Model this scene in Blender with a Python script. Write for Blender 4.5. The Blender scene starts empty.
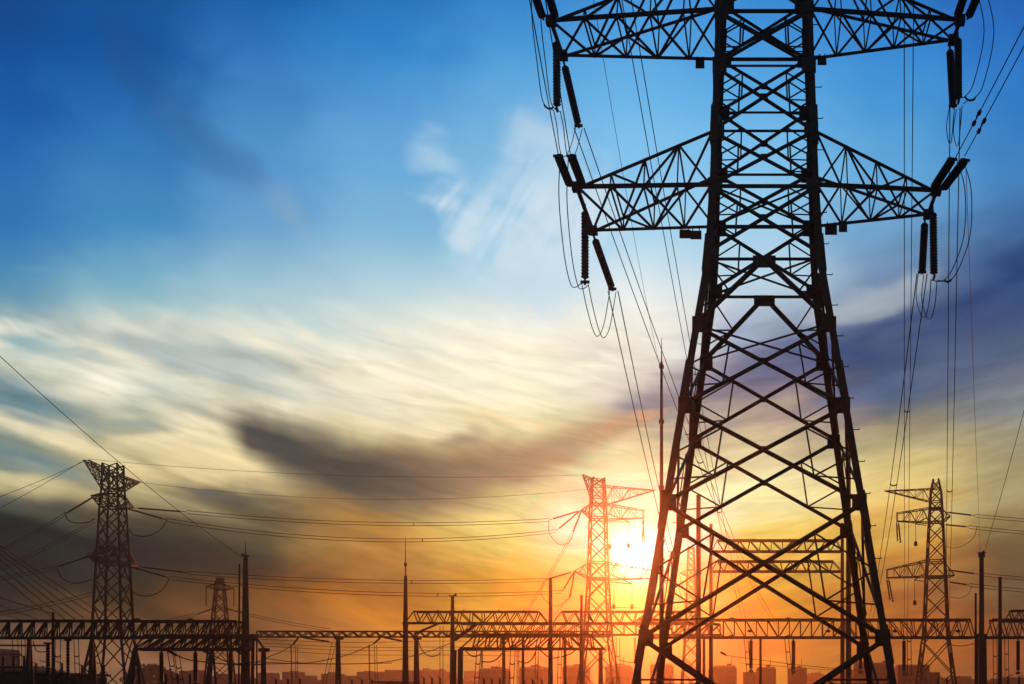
import bpy, math, random
from mathutils import Vector, Matrix, Quaternion
random.seed(7)
R = math.radians
sc = bpy.context.scene
COL = sc.collection

# ------------------------------------------------------------------ camera
F, CX, HY, EYE = 1230.0, 766.0, 706.0, 1.6      # focal length in pixels, principal column, horizon row, eye height
def W(x, y, Y):
    """point that the photograph shows at column x, row y, when it stands Y metres away"""
    return Vector(((x-CX)/F*Y, Y, EYE+(HY-y)/F*Y))
cd = bpy.data.cameras.new('camera')
cam = bpy.data.objects.new('camera', cd); COL.objects.link(cam)
cd.sensor_width = 36.0; cd.lens = F/1024*36.0
cd.shift_x = -(CX-512)/1024; cd.shift_y = (HY-342)/1024
cd.clip_start = 0.1; cd.clip_end = 20000
cam.location = (0, 0, EYE); cam.rotation_euler = (R(90), 0, 0)
sc.camera = cam
sc.render.resolution_x = 1024; sc.render.resolution_y = 684

vs = sc.view_settings
vs.view_transform = 'Standard'; vs.look = 'None'; vs.exposure = 0.0; vs.gamma = 1.0; vs.use_curve_mapping = False
sc.cycles.use_denoising = True
sc.cycles.volume_bounces = 0
sc.cycles.max_bounces = 4
sc.cycles.diffuse_bounces = 2
sc.cycles.glossy_bounces = 2

SUN_AZ = math.degrees(math.atan((636-CX)/F))
SUN_EL = 6.85
SUN_DIR = Vector((math.sin(R(SUN_AZ))*math.cos(R(SUN_EL)), math.cos(R(SUN_AZ))*math.cos(R(SUN_EL)), math.sin(R(SUN_EL))))

SUN_E, SUN_COL = 1.7, (1.0, 0.16, 0.03)
HAZE_DENSITY, HAZE_G, HAZE_TOP, HAZE_END = 0.00023, 0.945, 54.0, 1130.0
# ------------------------------------------------------------------ sky (world)
def lin(c):
    return tuple(((v/255)/12.92 if v/255 <= .04045 else ((v/255+.055)/1.055)**2.4) for v in c) + (1.0,)

world = bpy.data.worlds.new('World'); sc.world = world; world.use_nodes = True
nt = world.node_tree; nt.nodes.clear(); N = nt.nodes; L = nt.links
def setin(sock, v):
    if isinstance(v, bpy.types.NodeSocket): L.new(v, sock)
    elif v is not None: sock.default_value = v
def M(op, a, b=None, c=None, clamp=False):
    n = N.new('ShaderNodeMath'); n.operation = op; n.use_clamp = clamp
    setin(n.inputs[0], a)
    if b is not None: setin(n.inputs[1], b)
    if c is not None: setin(n.inputs[2], c)
    return n.outputs[0]
def MIX(f, a, b, mode='MIX'):
    n = N.new('ShaderNodeMix'); n.data_type = 'RGBA'; n.blend_type = mode; n.clamp_factor = True
    setin(n.inputs[0], f); setin(n.inputs[6], a); setin(n.inputs[7], b)
    return n.outputs[2]
def STEP(v, a, b, lo=0.0, hi=1.0):
    n = N.new('ShaderNodeMapRange'); n.interpolation_type = 'SMOOTHSTEP'; n.clamp = True
    setin(n.inputs[0], v); n.inputs[1].default_value = a; n.inputs[2].default_value = b
    n.inputs[3].default_value = lo; n.inputs[4].default_value = hi
    return n.outputs[0]
def XYZ(x, y, z=0.0):
    n = N.new('ShaderNodeCombineXYZ'); setin(n.inputs[0], x); setin(n.inputs[1], y); setin(n.inputs[2], z)
    return n.outputs[0]
def NOISE(vec, scale, detail=3.0, rough=0.5, dist=0.0):
    n = N.new('ShaderNodeTexNoise'); n.noise_dimensions = '3D'
    setin(n.inputs['Vector'], vec); n.inputs['Scale'].default_value = scale
    n.inputs['Detail'].default_value = detail; n.inputs['Roughness'].default_value = rough
    n.inputs['Distortion'].default_value = dist
    return n.outputs[0]
def CURVE(v, pts, vmin, vmax, omin, omax):
    """smooth function of v through the given (v, out) points"""
    n = N.new('ShaderNodeFloatCurve'); c = n.mapping.curves[0]
    norm = [((a-vmin)/(vmax-vmin), (b-omin)/(omax-omin)) for a, b in pts]
    c.points[0].location = norm[0]; c.points[1].location = norm[-1]
    for p in norm[1:-1]: c.points.new(*p)
    n.mapping.update()
    m = N.new('ShaderNodeMapRange'); m.clamp = True
    setin(m.inputs[0], v); m.inputs[1].default_value = vmin; m.inputs[2].default_value = vmax
    L.new(m.outputs[0], n.inputs['Value'])
    o = N.new('ShaderNodeMapRange'); L.new(n.outputs[0], o.inputs[0]); o.inputs[3].default_value = omin; o.inputs[4].default_value = omax
    return o.outputs[0]
def azel(x, y):
    return (math.degrees(math.atan((x-CX)/F)), math.degrees(math.atan((HY-y)/math.hypot(F, x-CX))))

tc = N.new('ShaderNodeTexCoord')
sp = N.new('ShaderNodeSeparateXYZ'); L.new(tc.outputs['Generated'], sp.inputs[0])
AZ = M('MULTIPLY', M('ARCTAN2', sp.outputs[0], sp.outputs[1]), 57.29578)
EL = M('MULTIPLY', M('ARCSINE', M('MINIMUM', M('MAXIMUM', sp.outputs[2], -1.0), 1.0)), 57.29578)

# wind-drawn streaks: long along a shallow bow that sags towards the sun, short across it
bow = M('MULTIPLY', M('SQRT', M('ADD', M('POWER', M('ABSOLUTE', M('ADD', AZ, 5.0)), 2.0), 20.0)), 0.20)
ACR = M('SUBTRACT', EL, bow)
streak = NOISE(XYZ(M('MULTIPLY', AZ, 0.085), M('MULTIPLY', ACR, 0.42), 3.1), 1.0, 2.5, 0.45, 0.3)
fine = NOISE(XYZ(M('MULTIPLY', AZ, 0.16), M('MULTIPLY', ACR, 0.62), 8.7), 1.0, 2.2, 0.45, 0.5)
puff = NOISE(XYZ(M('MULTIPLY', AZ, 0.30), M('MULTIPLY', EL, 0.42), 1.7), 1.0, 3.0, 0.5, 0.5)
ELN = M('DIVIDE', EL, M('MAXIMUM', M('COSINE', M('MULTIPLY', AZ, 0.0174533)), 0.2))
low = STEP(ELN, 19.5, 14.5)                       # clouds live in the lower sky
warp = M('MULTIPLY', M('SUBTRACT', streak, 0.5), M('ADD', M('MULTIPLY', low, 4.6), 0.6))
wfine = M('MULTIPLY', M('SUBTRACT', fine, 0.5), M('ADD', M('MULTIPLY', low, 2.2), 0.3))
ELW = M('ADD', EL, M('ADD', warp, wfine))
AZW = M('ADD', AZ, M('MULTIPLY', M('SUBTRACT', puff, 0.5), 5.0))

ROWS = [0, 60, 120, 180, 240, 300, 340, 380, 420, 460, 500, 540, 580, 620, 660, 700]
COLS = {
   0: [(22,72,138),(24,82,155),(32,95,170),(45,110,178),(60,125,182),(105,155,180),(170,190,185),(175,185,170),(118,140,140),(150,150,120),(100,100,85),(46,45,40),(38,37,34),(62,49,38),(130,95,70),(120,88,66)],
 128: [(25,82,150),(25,88,160),(44,112,180),(62,130,188),(86,150,195),(150,190,200),(215,215,200),(200,205,190),(190,190,165),(190,176,130),(118,104,76),(56,51,44),(46,42,37),(96,66,40),(150,105,75),(140,100,72)],
 256: [(30,98,170),(56,122,190),(74,140,198),(94,154,206),(120,170,207),(175,205,212),(225,225,208),(225,220,195),(200,190,160),(185,168,128),(122,106,78),(88,74,54),(66,51,38),(128,80,40),(165,106,68),(165,110,75)],
 384: [(42,118,190),(60,138,205),(94,159,214),(112,173,217),(142,189,218),(194,217,222),(240,236,216),(249,237,205),(240,222,178),(210,182,128),(202,156,90),(196,142,70),(174,107,47),(224,137,46),(195,125,65),(180,118,70)],
 512: [(58,135,205),(85,160,218),(114,177,223),(135,190,226),(155,204,230),(206,225,229),(249,243,224),(252,239,202),(245,225,174),(222,178,128),(240,208,138),(253,219,122),(243,181,72),(240,161,52),(215,145,60),(200,135,65)],
 640: [(75,152,220),(95,170,228),(120,188,235),(145,200,238),(180,218,238),(238,241,238),(240,232,220),(196,178,170),(205,180,150),(248,228,172),(255,248,205),(255,255,235),(255,228,125),(250,192,76),(235,165,65),(215,145,60)],
 768: [(60,140,212),(80,158,222),(110,180,230),(140,198,236),(170,210,235),(185,205,220),(150,155,185),(150,140,160),(195,170,145),(242,222,168),(254,240,178),(250,212,110),(240,168,60),(226,138,45),(230,145,50),(205,130,52)],
 896: [(50,125,200),(62,140,212),(80,155,215),(100,165,215),(115,160,200),(130,150,180),(110,120,150),(90,102,126),(142,132,112),(196,178,128),(230,198,122),(226,166,74),(178,112,54),(178,98,38),(190,108,46),(160,95,48)],
1024: [(40,100,180),(45,115,195),(55,125,195),(70,130,190),(75,115,170),(80,100,145),(100,112,138),(128,132,138),(148,145,132),(165,152,115),(165,142,98),(132,108,70),(112,84,56),(118,74,44),(158,84,42),(118,78,60)],
}
sky = None; prev = None
for cx in sorted(COLS):
    a, _ = azel(cx, 0)
    rp = N.new('ShaderNodeValToRGB'); rp.color_ramp.interpolation = 'CARDINAL'
    es = rp.color_ramp.elements
    st = sorted([(max(0.0, azel(cx, y)[1])/36.0, lin(c)) for y, c in zip(ROWS, COLS[cx])])
    es[0].position, es[0].color = st[0]; es[1].position, es[1].color = st[-1]
    for p_, c_ in st[1:-1]:
        e = es.new(p_); e.color = c_
    L.new(M('DIVIDE', ELW, 36.0, clamp=True), rp.inputs[0])
    sky = rp.outputs[0] if sky is None else MIX(STEP(AZW, prev, a), sky, rp.outputs[0])
    prev = a

# cream and slate streaks of the broad cloud sheet
feather = NOISE(XYZ(M('MULTIPLY', M('ADD', AZ, M('MULTIPLY', EL, 0.9)), 0.45), M('MULTIPLY', M('SUBTRACT', EL, M('MULTIPLY', AZ, 0.5)), 0.12), 5.5), 1.0, 3.0, 0.5, 0.4)
sheet = M('MULTIPLY', STEP(ELN, 8.6, 11.5), STEP(M('ADD', ELN, M('MULTIPLY', M('SUBTRACT', feather, 0.5), 5.0)), 18.4, 16.4))
sheet = M('MULTIPLY', sheet, STEP(AZ, -3.0, -12.0))
sky = MIX(M('MULTIPLY', sheet, M('MULTIPLY', STEP(M('ADD', M('MULTIPLY', fine, 0.7), M('MULTIPLY', puff, 0.3)), 0.44, 0.62), 0.85)), sky, MIX(STEP(ELN, 15.5, 10.5), lin((253,244,218)), lin((246,222,164))))
sky = MIX(M('MULTIPLY', sheet, M('MULTIPLY', STEP(fine, 0.50, 0.26), M('MULTIPLY', STEP(AZ, -14.0, -26.0), 0.75))), sky, lin((96,132,146)))
sky = MIX(M('MULTIPLY', sheet, M('MULTIPLY', STEP(streak, 0.48, 0.28), M('MULTIPLY', STEP(AZ, -14.0, -24.0), 0.6))), sky, lin((110,148,164)))

def band(pts, thick, wob, soft=0.0):
    """a cloud bank along a line of (column,row) points with a thickness in degrees at each"""
    ae = [azel(*p) for p in pts]
    amin, amax = ae[0][0], ae[-1][0]
    emin, emax = min(e for _, e in ae)-1, max(e for _, e in ae)+1
    tm = max(thick)*1.1
    c = CURVE(AZ, ae, amin, amax, emin, emax)
    t = CURVE(AZ, [(a, k) for (a, _), k in zip(ae, thick)], amin, amax, 0.0, tm)
    d = M('ABSOLUTE', M('SUBTRACT', M('ADD', EL, wob), c))
    q = M('DIVIDE', d, M('MAXIMUM', t, 0.02))
    inside = M('MULTIPLY', STEP(AZ, amin, amin+1.5), STEP(AZ, amax, amax-1.5))
    return M('MULTIPLY', STEP(q, 1.35, soft), inside)
wb = M('ADD', M('MULTIPLY', M('SUBTRACT', fine, 0.5), 2.6), M('MULTIPLY', M('SUBTRACT', puff, 0.5), 2.0))
# blue bank on the right with its pale upper edge
bank = band([(600,405),(680,398),(770,368),(860,338),(940,308),(1030,285),(1300,235)], [0.6,1.6,2.5,3.0,3.3,3.4,3.5], M('MULTIPLY', wb, 0.7))
sky = MIX(M('MULTIPLY', bank, STEP(fine, 0.2, 0.62, 0.95, 0.6)), sky, MIX(STEP(AZ, -4.0, 4.0), lin((108,98,130)), lin((34,58,108))))
edge = band([(790,322),(850,304),(895,288),(950,258)], [0.2,0.7,0.8,0.1], M('MULTIPLY', wb, 0.8))
sky = MIX(M('MULTIPLY', edge, M('MULTIPLY', STEP(fine, 0.3, 0.6), 0.5)), sky, lin((205,210,210)))
# dark bowed cloud left of the sun
bowl = band([(212,412),(255,436),(310,460),(390,480),(470,478),(550,457),(605,436),(680,408)], [0.2,0.95,1.5,1.75,1.55,1.1,0.75,0.1], M('MULTIPLY', wb, 0.5), 0.15)
sky = MIX(M('MULTIPLY', bowl, 0.96), sky, MIX(STEP(AZ, -19.5, -7.0), lin((64,58,58)), lin((204,156,120))))
knot = band([(425,440),(460,436),(500,440)], [0.1,0.6,0.1], wb)
sky = MIX(M('MULTIPLY', knot, 0.6), sky, lin((120,98,86)))
# hair-fine streaks through the lower clouds
hair = NOISE(XYZ(M('MULTIPLY', AZ, 0.30), M('MULTIPLY', ACR, 1.7), 4.4), 1.0, 3.0, 0.55, 0.5)
hv = N.new('ShaderNodeVectorMath'); hv.operation = 'SCALE'; L.new(sky, hv.inputs[0])
L.new(M('ADD', 1.0, M('MULTIPLY', M('MULTIPLY', M('SUBTRACT', hair, 0.5), 0.75), low)), hv.inputs[3])
sky = hv.outputs[0]
# white wisps high above the sun
steep = NOISE(XYZ(M('MULTIPLY', M('SUBTRACT', AZ, M('MULTIPLY', EL, 0.55)), 0.62), M('MULTIPLY', EL, 0.2), 2.2), 1.0, 3.0, 0.5, 0.5)
wispf = STEP(M('ADD', M('MULTIPLY', steep, 0.6), M('MULTIPLY', puff, 0.4)), 0.33, 0.56)
wisp = band([(395,150),(430,152),(475,175)], [0.2,0.9,0.1], M('MULTIPLY', wb, 1.2))
sky = MIX(M('MULTIPLY', wisp, 0.55), sky, lin((190,218,236)))
wisp2 = band([(400,195),(440,218),(490,232),(530,222),(600,225),(640,240)], [0.2,1.2,2.6,4.6,2.6,0.2], M('MULTIPLY', wb, 1.4))
sky = MIX(M('MULTIPLY', wisp2, M('MULTIPLY', wispf, 1.0)), sky, lin((208,226,238)))
# thin grey streak, upper left
smoke = band([(85,10),(140,80),(205,145),(285,195)], [0.3,1.6,1.4,0.1], M('MULTIPLY', wb, 0.7))
sky = MIX(M('MULTIPLY', smoke, 0.32), sky, lin((44,78,120)))
wisp3 = band([(250,190),(285,212),(325,240)], [0.1,0.8,0.1], M('MULTIPLY', wb, 0.7))
sky = MIX(M('MULTIPLY', wisp3, 0.35), sky, lin((150,172,190)))

# glow round the sun
cosang = N.new('ShaderNodeVectorMath'); cosang.operation = 'DOT_PRODUCT'
L.new(tc.outputs['Generated'], cosang.inputs[0]); cosang.inputs[1].default_value = SUN_DIR
ANG = M('MULTIPLY', M('ARCCOSINE', M('MINIMUM', cosang.outputs[1], 0.999999)), 57.29578)
def gauss(s): return M('EXPONENT', M('MULTIPLY', M('POWER', M('DIVIDE', ANG, s), 2.0), -1.0))
def ADDC(a, col, f):
    n = N.new('ShaderNodeVectorMath'); n.operation = 'SCALE'
    n.inputs[0].default_value = col; setin(n.inputs[3], f)
    m = N.new('ShaderNodeVectorMath'); m.operation = 'ADD'; L.new(a, m.inputs[0]); L.new(n.outputs[0], m.inputs[1])
    return m.outputs[0]
sky = ADDC(sky, (4.0, 3.4, 2.6), gauss(0.75))
sky = ADDC(sky, (0.6, 0.45, 0.22), gauss(2.4))
sky = ADDC(sky, (0.10, 0.055, 0.015), gauss(7.0))

# the evening air in front of the sky shines too: the sky itself is that much fainter
G_ = HAZE_G
ph = M('DIVIDE', (1-G_*G_)/(4*math.pi), M('POWER', M('SUBTRACT', 1+G_*G_, M('MULTIPLY', cosang.outputs[1], 2*G_)), 1.5))
ln = M('MINIMUM', HAZE_END/0.95, M('DIVIDE', HAZE_TOP-EYE, M('MAXIMUM', sp.outputs[2], 0.004)))
dep = M('SUBTRACT', 1.0, M('EXPONENT', M('MULTIPLY', ln, -HAZE_DENSITY)))
air = N.new('ShaderNodeVectorMath'); air.operation = 'SCALE'; air.inputs[0].default_value = tuple(0.82*SUN_E*c for c in SUN_COL); L.new(M('MULTIPLY', ph, dep), air.inputs[3])
sb = N.new('ShaderNodeVectorMath'); sb.operation = 'SUBTRACT'; L.new(sky, sb.inputs[0]); L.new(air.outputs[0], sb.inputs[1])
fl = N.new('ShaderNodeVectorMath'); fl.operation = 'SCALE'; L.new(sky, fl.inputs[0]); fl.inputs[3].default_value = 0.2
mxv = N.new('ShaderNodeVectorMath'); mxv.operation = 'MAXIMUM'; L.new(sb.outputs[0], mxv.inputs[0]); L.new(fl.outputs[0], mxv.inputs[1])
sky = mxv.outputs[0]

# the physical sky everywhere outside the cloudy western quarter
nish = N.new('ShaderNodeTexSky'); nish.sky_type = 'NISHITA'; nish.sun_disc = False
nish.sun_elevation = R(SUN_EL); nish.sun_rotation = R(SUN_AZ)
nish.dust_density = 2.0
west = M('MULTIPLY', STEP(M('ABSOLUTE', M('ADD', AZ, 8.0)), 75.0, 40.0), STEP(EL, 60.0, 38.0))
bg1 = N.new('ShaderNodeBackground'); L.new(nish.outputs[0], bg1.inputs[0]); bg1.inputs[1].default_value = 0.05
bg2 = N.new('ShaderNodeBackground'); L.new(sky, bg2.inputs[0]); bg2.inputs[1].default_value = 1.0
ms = N.new('ShaderNodeMixShader'); L.new(west, ms.inputs[0]); L.new(bg1.outputs[0], ms.inputs[1]); L.new(bg2.outputs[0], ms.inputs[2])
wo = N.new('ShaderNodeOutputWorld'); L.new(ms.outputs[0], wo.inputs[0])

# ------------------------------------------------------------------ sun
ld = bpy.data.lights.new('sun', 'SUN'); ld.energy = SUN_E; ld.angle = R(0.5); ld.color = SUN_COL
sun = bpy.data.objects.new('sun', ld); COL.objects.link(sun)
sun.rotation_euler = SUN_DIR.to_track_quat('Z', 'Y').to_euler()


# ================================================================== helpers
class MB:
    """collects shapes in world coordinates and links them as one mesh object"""
    def __init__(s): s.v = []; s.f = []
    def _ring(s, rings, closed=True, cap=True):
        n = len(rings[0]); b = len(s.v)
        for r in rings: s.v += [tuple(p) for p in r]
        for i in range(len(rings)-1):
            for j in range(n if closed else n-1):
                k = (j+1) % n
                s.f.append((b+i*n+j, b+i*n+k, b+(i+1)*n+k, b+(i+1)*n+j))
        if cap and n > 2:
            s.f.append(tuple(b+j for j in reversed(range(n))))
            s.f.append(tuple(b+(len(rings)-1)*n+j for j in range(n)))
    def _axes(s, p, q, ref=None):
        d = (q-p)
        if d.length < 1e-6: d = Vector((0, 0, 1))
        d.normalize()
        ref = Vector(ref) if ref is not None else (Vector((0, 0, 1)) if abs(d.z) < .9 else Vector((0, 1, 0)))
        x = ref - d*ref.dot(d)
        if x.length < 1e-4: x = Vector((1, 0, 0)) - d*d.x
        if x.length < 1e-4: x = Vector((0, 1, 0)) - d*d.y
        x.normalize(); return d, x, d.cross(x)
    def bar(s, p, q, w, t=None, ref=None):
        p, q = Vector(p), Vector(q); j = random.uniform(.96, 1.04)
        w = w*j; t = (t if t is not None else w)*(.99 if t else 1)
        d, x, y = s._axes(p, q, ref)
        a, b = x*w/2, y*t/2
        s._ring([[c-a-b, c+a-b, c+a+b, c-a+b] for c in (p, q)])
    def angle(s, p, q, w, t, ref):
        """steel angle section, its corner turned away from ref"""
        p, q = Vector(p), Vector(q); w = w*random.uniform(.97, 1.03)
        d, x, y = s._axes(p, q, ref)
        u, v = (x+y).normalized(), (x-y).normalized()
        o = -x*w*.3
        prof = [o, o+u*w, o+u*w+v*t, o+u*t+v*t, o+u*t+v*w, o+v*w]
        s._ring([[c+k for k in prof] for c in (p, q)])
    def tube(s, pts, r, n=5, r2=None):
        pts = [Vector(p) for p in pts]; m = len(pts); rings = []; x = None
        for i, c in enumerate(pts):
            d = (pts[min(i+1, m-1)]-pts[max(i-1, 0)])
            d.normalize()
            if x is None: _, x, _ = s._axes(Vector(), d)
            x = x-d*x.dot(d); x.normalize(); y = d.cross(x)
            rr = r if r2 is None else r+(r2-r)*i/(m-1)
            rings.append([c+(x*math.cos(a)+y*math.sin(a))*rr for a in [2*math.pi*k/n for k in range(n)]])
        s._ring(rings)
    def lathe(s, p, q, prof, n=12):
        """prof: (distance along p->q in metres, radius)"""
        p, q = Vector(p), Vector(q); d, x, y = s._axes(p, q)
        s._ring([[p+d*t+(x*math.cos(a)+y*math.sin(a))*r for a in [2*math.pi*k/n for k in range(n)]] for t, r in prof])
    def box(s, c, size, ax=None):
        c = Vector(c); X, Y, Z = ax if ax else (Vector((1,0,0)), Vector((0,1,0)), Vector((0,0,1)))
        a, b, h = X*size[0]/2, Y*size[1]/2, Z*size[2]/2
        s._ring([[c-a-b+k, c+a-b+k, c+a+b+k, c-a+b+k] for k in (-h, h)])
    def prism(s, poly, p, depth):
        """polygon (list of 3d points) pushed along the vector depth"""
        s._ring([[Vector(a) for a in poly], [Vector(a)+Vector(depth) for a in poly]])
    def build(s, name, mat, parent=None, smooth=False, origin=None):
        o0 = Vector(parent_world(parent)) if parent else Vector(origin or (0, 0, 0))
        me = bpy.data.meshes.new(name)
        me.from_pydata([tuple(Vector(v)-o0) for v in s.v], [], s.f); me.update()
        if smooth: me.shade_smooth()
        me.materials.append(mat)
        o = bpy.data.objects.new(name, me); COL.objects.link(o)
        if parent: o.parent = parent
        else: o.location = o0
        return o
def parent_world(o):
    v = Vector((0, 0, 0))
    while o is not None: v = v+o.location; o = o.parent
    return v
def tag(o, label, cat, group=None, kind=None):
    if label: o['label'] = label
    if cat: o['category'] = cat
    if group: o['group'] = group
    if kind: o['kind'] = kind
    return o
def thing(name, loc, label, cat, group=None):
    o = bpy.data.objects.new(name, None); COL.objects.link(o); o.location = Vector(loc)
    o.empty_display_size = .5
    return tag(o, label, cat, group)
def copy_tree(o, parent=None):
    c = o.copy(); COL.objects.link(c)
    if parent is not None: c.parent = parent
    for ch in [k for k in bpy.data.objects if k.parent == o]: copy_tree(ch, c)
    return c
def aim(o, p, q):
    """place a thing modelled along +Z so that it runs from p towards q"""
    o.location = p; o.rotation_mode = 'QUATERNION'
    o.rotation_quaternion = (Vector(q)-Vector(p)).to_track_quat('Z', 'Y')

# ------------------------------------------------------------------ materials
def material(name, col, rough=.6, metal=0.0, spots=None, scale=6.0, amount=.5, bump=0.0):
    m = bpy.data.materials.new(name); m.use_nodes = True
    t = m.node_tree; b = t.nodes['Principled BSDF']
    b.inputs['Roughness'].default_value = rough; b.inputs['Metallic'].default_value = metal
    tcn = t.nodes.new('ShaderNodeTexCoord'); no = t.nodes.new('ShaderNodeTexNoise')
    no.inputs['Scale'].default_value = scale; no.inputs['Detail'].default_value = 4
    t.links.new(tcn.outputs['Object'], no.inputs['Vector'])
    rp = t.nodes.new('ShaderNodeValToRGB'); t.links.new(no.outputs[0], rp.inputs[0])
    rp.color_ramp.elements[0].position = .35; rp.color_ramp.elements[1].position = .7
    rp.color_ramp.elements[0].color = (*col, 1)
    c2 = spots or tuple(k*(1-amount*.5) for k in col)
    rp.color_ramp.elements[1].color = (*c2, 1)
    t.links.new(rp.outputs[0], b.inputs['Base Color'])
    if bump:
        bp = t.nodes.new('ShaderNodeBump'); bp.inputs['Strength'].default_value = bump
        t.links.new(no.outputs[0], bp.inputs['Height']); t.links.new(bp.outputs[0], b.inputs['Normal'])
    return m
STEEL = material('weathered_steel', (.050, .047, .045), .75, .0, (.040, .028, .022), 3.0)
STEEL2 = material('galvanised_steel', (.075, .075, .078), .65, .3, (.05, .048, .046), 4.0)
PORCELAIN = material('brown_porcelain', (.016, .013, .012), .6, 0, (.012, .010, .009), 8.0)
CABLE = material('aluminium_cable', (.05, .05, .052), .7, .3, None, 9.0)
PLATE = material('enamel_plate', (.05, .05, .055), .7, 0, (.035, .03, .03), 2.0)
CONCRETE = material('pole_concrete', (.16, .15, .14), .85, 0, (.10, .095, .09), 2.5, .5, .1)
GRAVEL = material('yard_ground', (.10, .09, .075), .95, 0, (.06, .07, .04), .35, .5, .3)
LEAF = material('dark_leaves', (.03, .045, .018), .8, 0, (.05, .065, .025), 3.0)
BARK = material('bark', (.06, .045, .033), .9, 0, None, 5.0)
def wall_material(name, col):
    """apartment wall: paler floor bands and darker window openings over plaster"""
    m = material(name, col, .85, 0, tuple(k*.8 for k in col), .05)
    t = m.node_tree; b = t.nodes['Principled BSDF']; base = b.inputs['Base Color'].links[0].from_socket
    tcn = t.nodes.new('ShaderNodeTexCoord'); mp = t.nodes.new('ShaderNodeMapping')
    mp.inputs['Rotation'].default_value = (R(90), 0, 0)
    t.links.new(tcn.outputs['Object'], mp.inputs[0])
    br = t.nodes.new('ShaderNodeTexBrick'); t.links.new(mp.outputs[0], br.inputs['Vector'])
    br.offset = 0.0; br.inputs['Scale'].default_value = 1.0
    br.inputs['Brick Width'].default_value = 3.2; br.inputs['Row Height'].default_value = 3.0
    br.inputs['Mortar Size'].default_value = .75; br.inputs['Mortar Smooth'].default_value = 0
    br.inputs['Color1'].default_value = (0, 0, 0, 1); br.inputs['Color2'].default_value = (0, 0, 0, 1); br.inputs['Mortar'].default_value = (1, 1, 1, 1)
    mx = t.nodes.new('ShaderNodeMix'); mx.data_type = 'RGBA'
    t.links.new(br.outputs['Color'], mx.inputs[0]); mx.inputs[6].default_value = tuple(k*.6 for k in col)+(1,); t.links.new(base, mx.inputs[7])
    t.links.new(mx.outputs[2], b.inputs['Base Color'])
    return m
WALLS = [wall_material('plaster_red', (.06, .045, .04)), wall_material('plaster_buff', (.07, .06, .05)), wall_material('plaster_grey', (.08, .08, .08))]
ROOF = material('roof_slab', (.18, .17, .16), .9, 0, None, .3)

# ================================================================== ground and air
g = MB()
gx = [-4000, -1500, -600, -250, -100, -40, 0, 40, 100, 250, 600, 1500, 4000]
gy = [-300, -60, -20, 0, 20, 40, 70, 110, 160, 230, 330, 500, 900, 1600, 3000, 6000]
for y in gy:
    for x in gx: g.v.append((x, y, -abs(math.sin(x*.013+y*.007))*.25))
nx = len(gx)
for j in range(len(gy)-1):
    for i in range(nx-1): g.f.append((j*nx+i, j*nx+i+1, (j+1)*nx+i+1, (j+1)*nx+i))
tag(g.build('ground', GRAVEL), None, None, kind='structure')

h = MB(); h.box((-250, HAZE_END/2-30, (HAZE_TOP-1.5)/2), (2300, HAZE_END+60, HAZE_TOP+1.5))
hm = bpy.data.materials.new('evening_haze'); hm.use_nodes = True
t = hm.node_tree; t.nodes.clear()
pv = t.nodes.new('ShaderNodeVolumePrincipled'); om = t.nodes.new('ShaderNodeOutputMaterial')
pv.inputs['Color'].default_value = (.92, .90, .88, 1); pv.inputs['Density'].default_value = HAZE_DENSITY
pv.inputs['Anisotropy'].default_value = HAZE_G
t.links.new(pv.outputs[0], om.inputs['Volume'])
tag(h.build('haze', hm), None, None, kind='stuff')

# ================================================================== lattice towers
class Frame:
    """local axes of a tower: u across, w away, z up"""
    def __init__(s, X, Y, yaw):
        s.o = Vector((X, Y, 0)); c, n = math.cos(R(yaw)), math.sin(R(yaw))
        s.u = Vector((c, n, 0)); s.w = Vector((-n, c, 0))
    def __call__(s, u, w, z): return s.o+s.u*u+s.w*w+Vector((0, 0, z))

def half(levels, z):
    for (z0, b0), (z1, b1) in zip(levels, levels[1:]):
        if z <= z1: return b0+(b1-b0)*(z-z0)/(z1-z0)
    return levels[-1][1]

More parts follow.
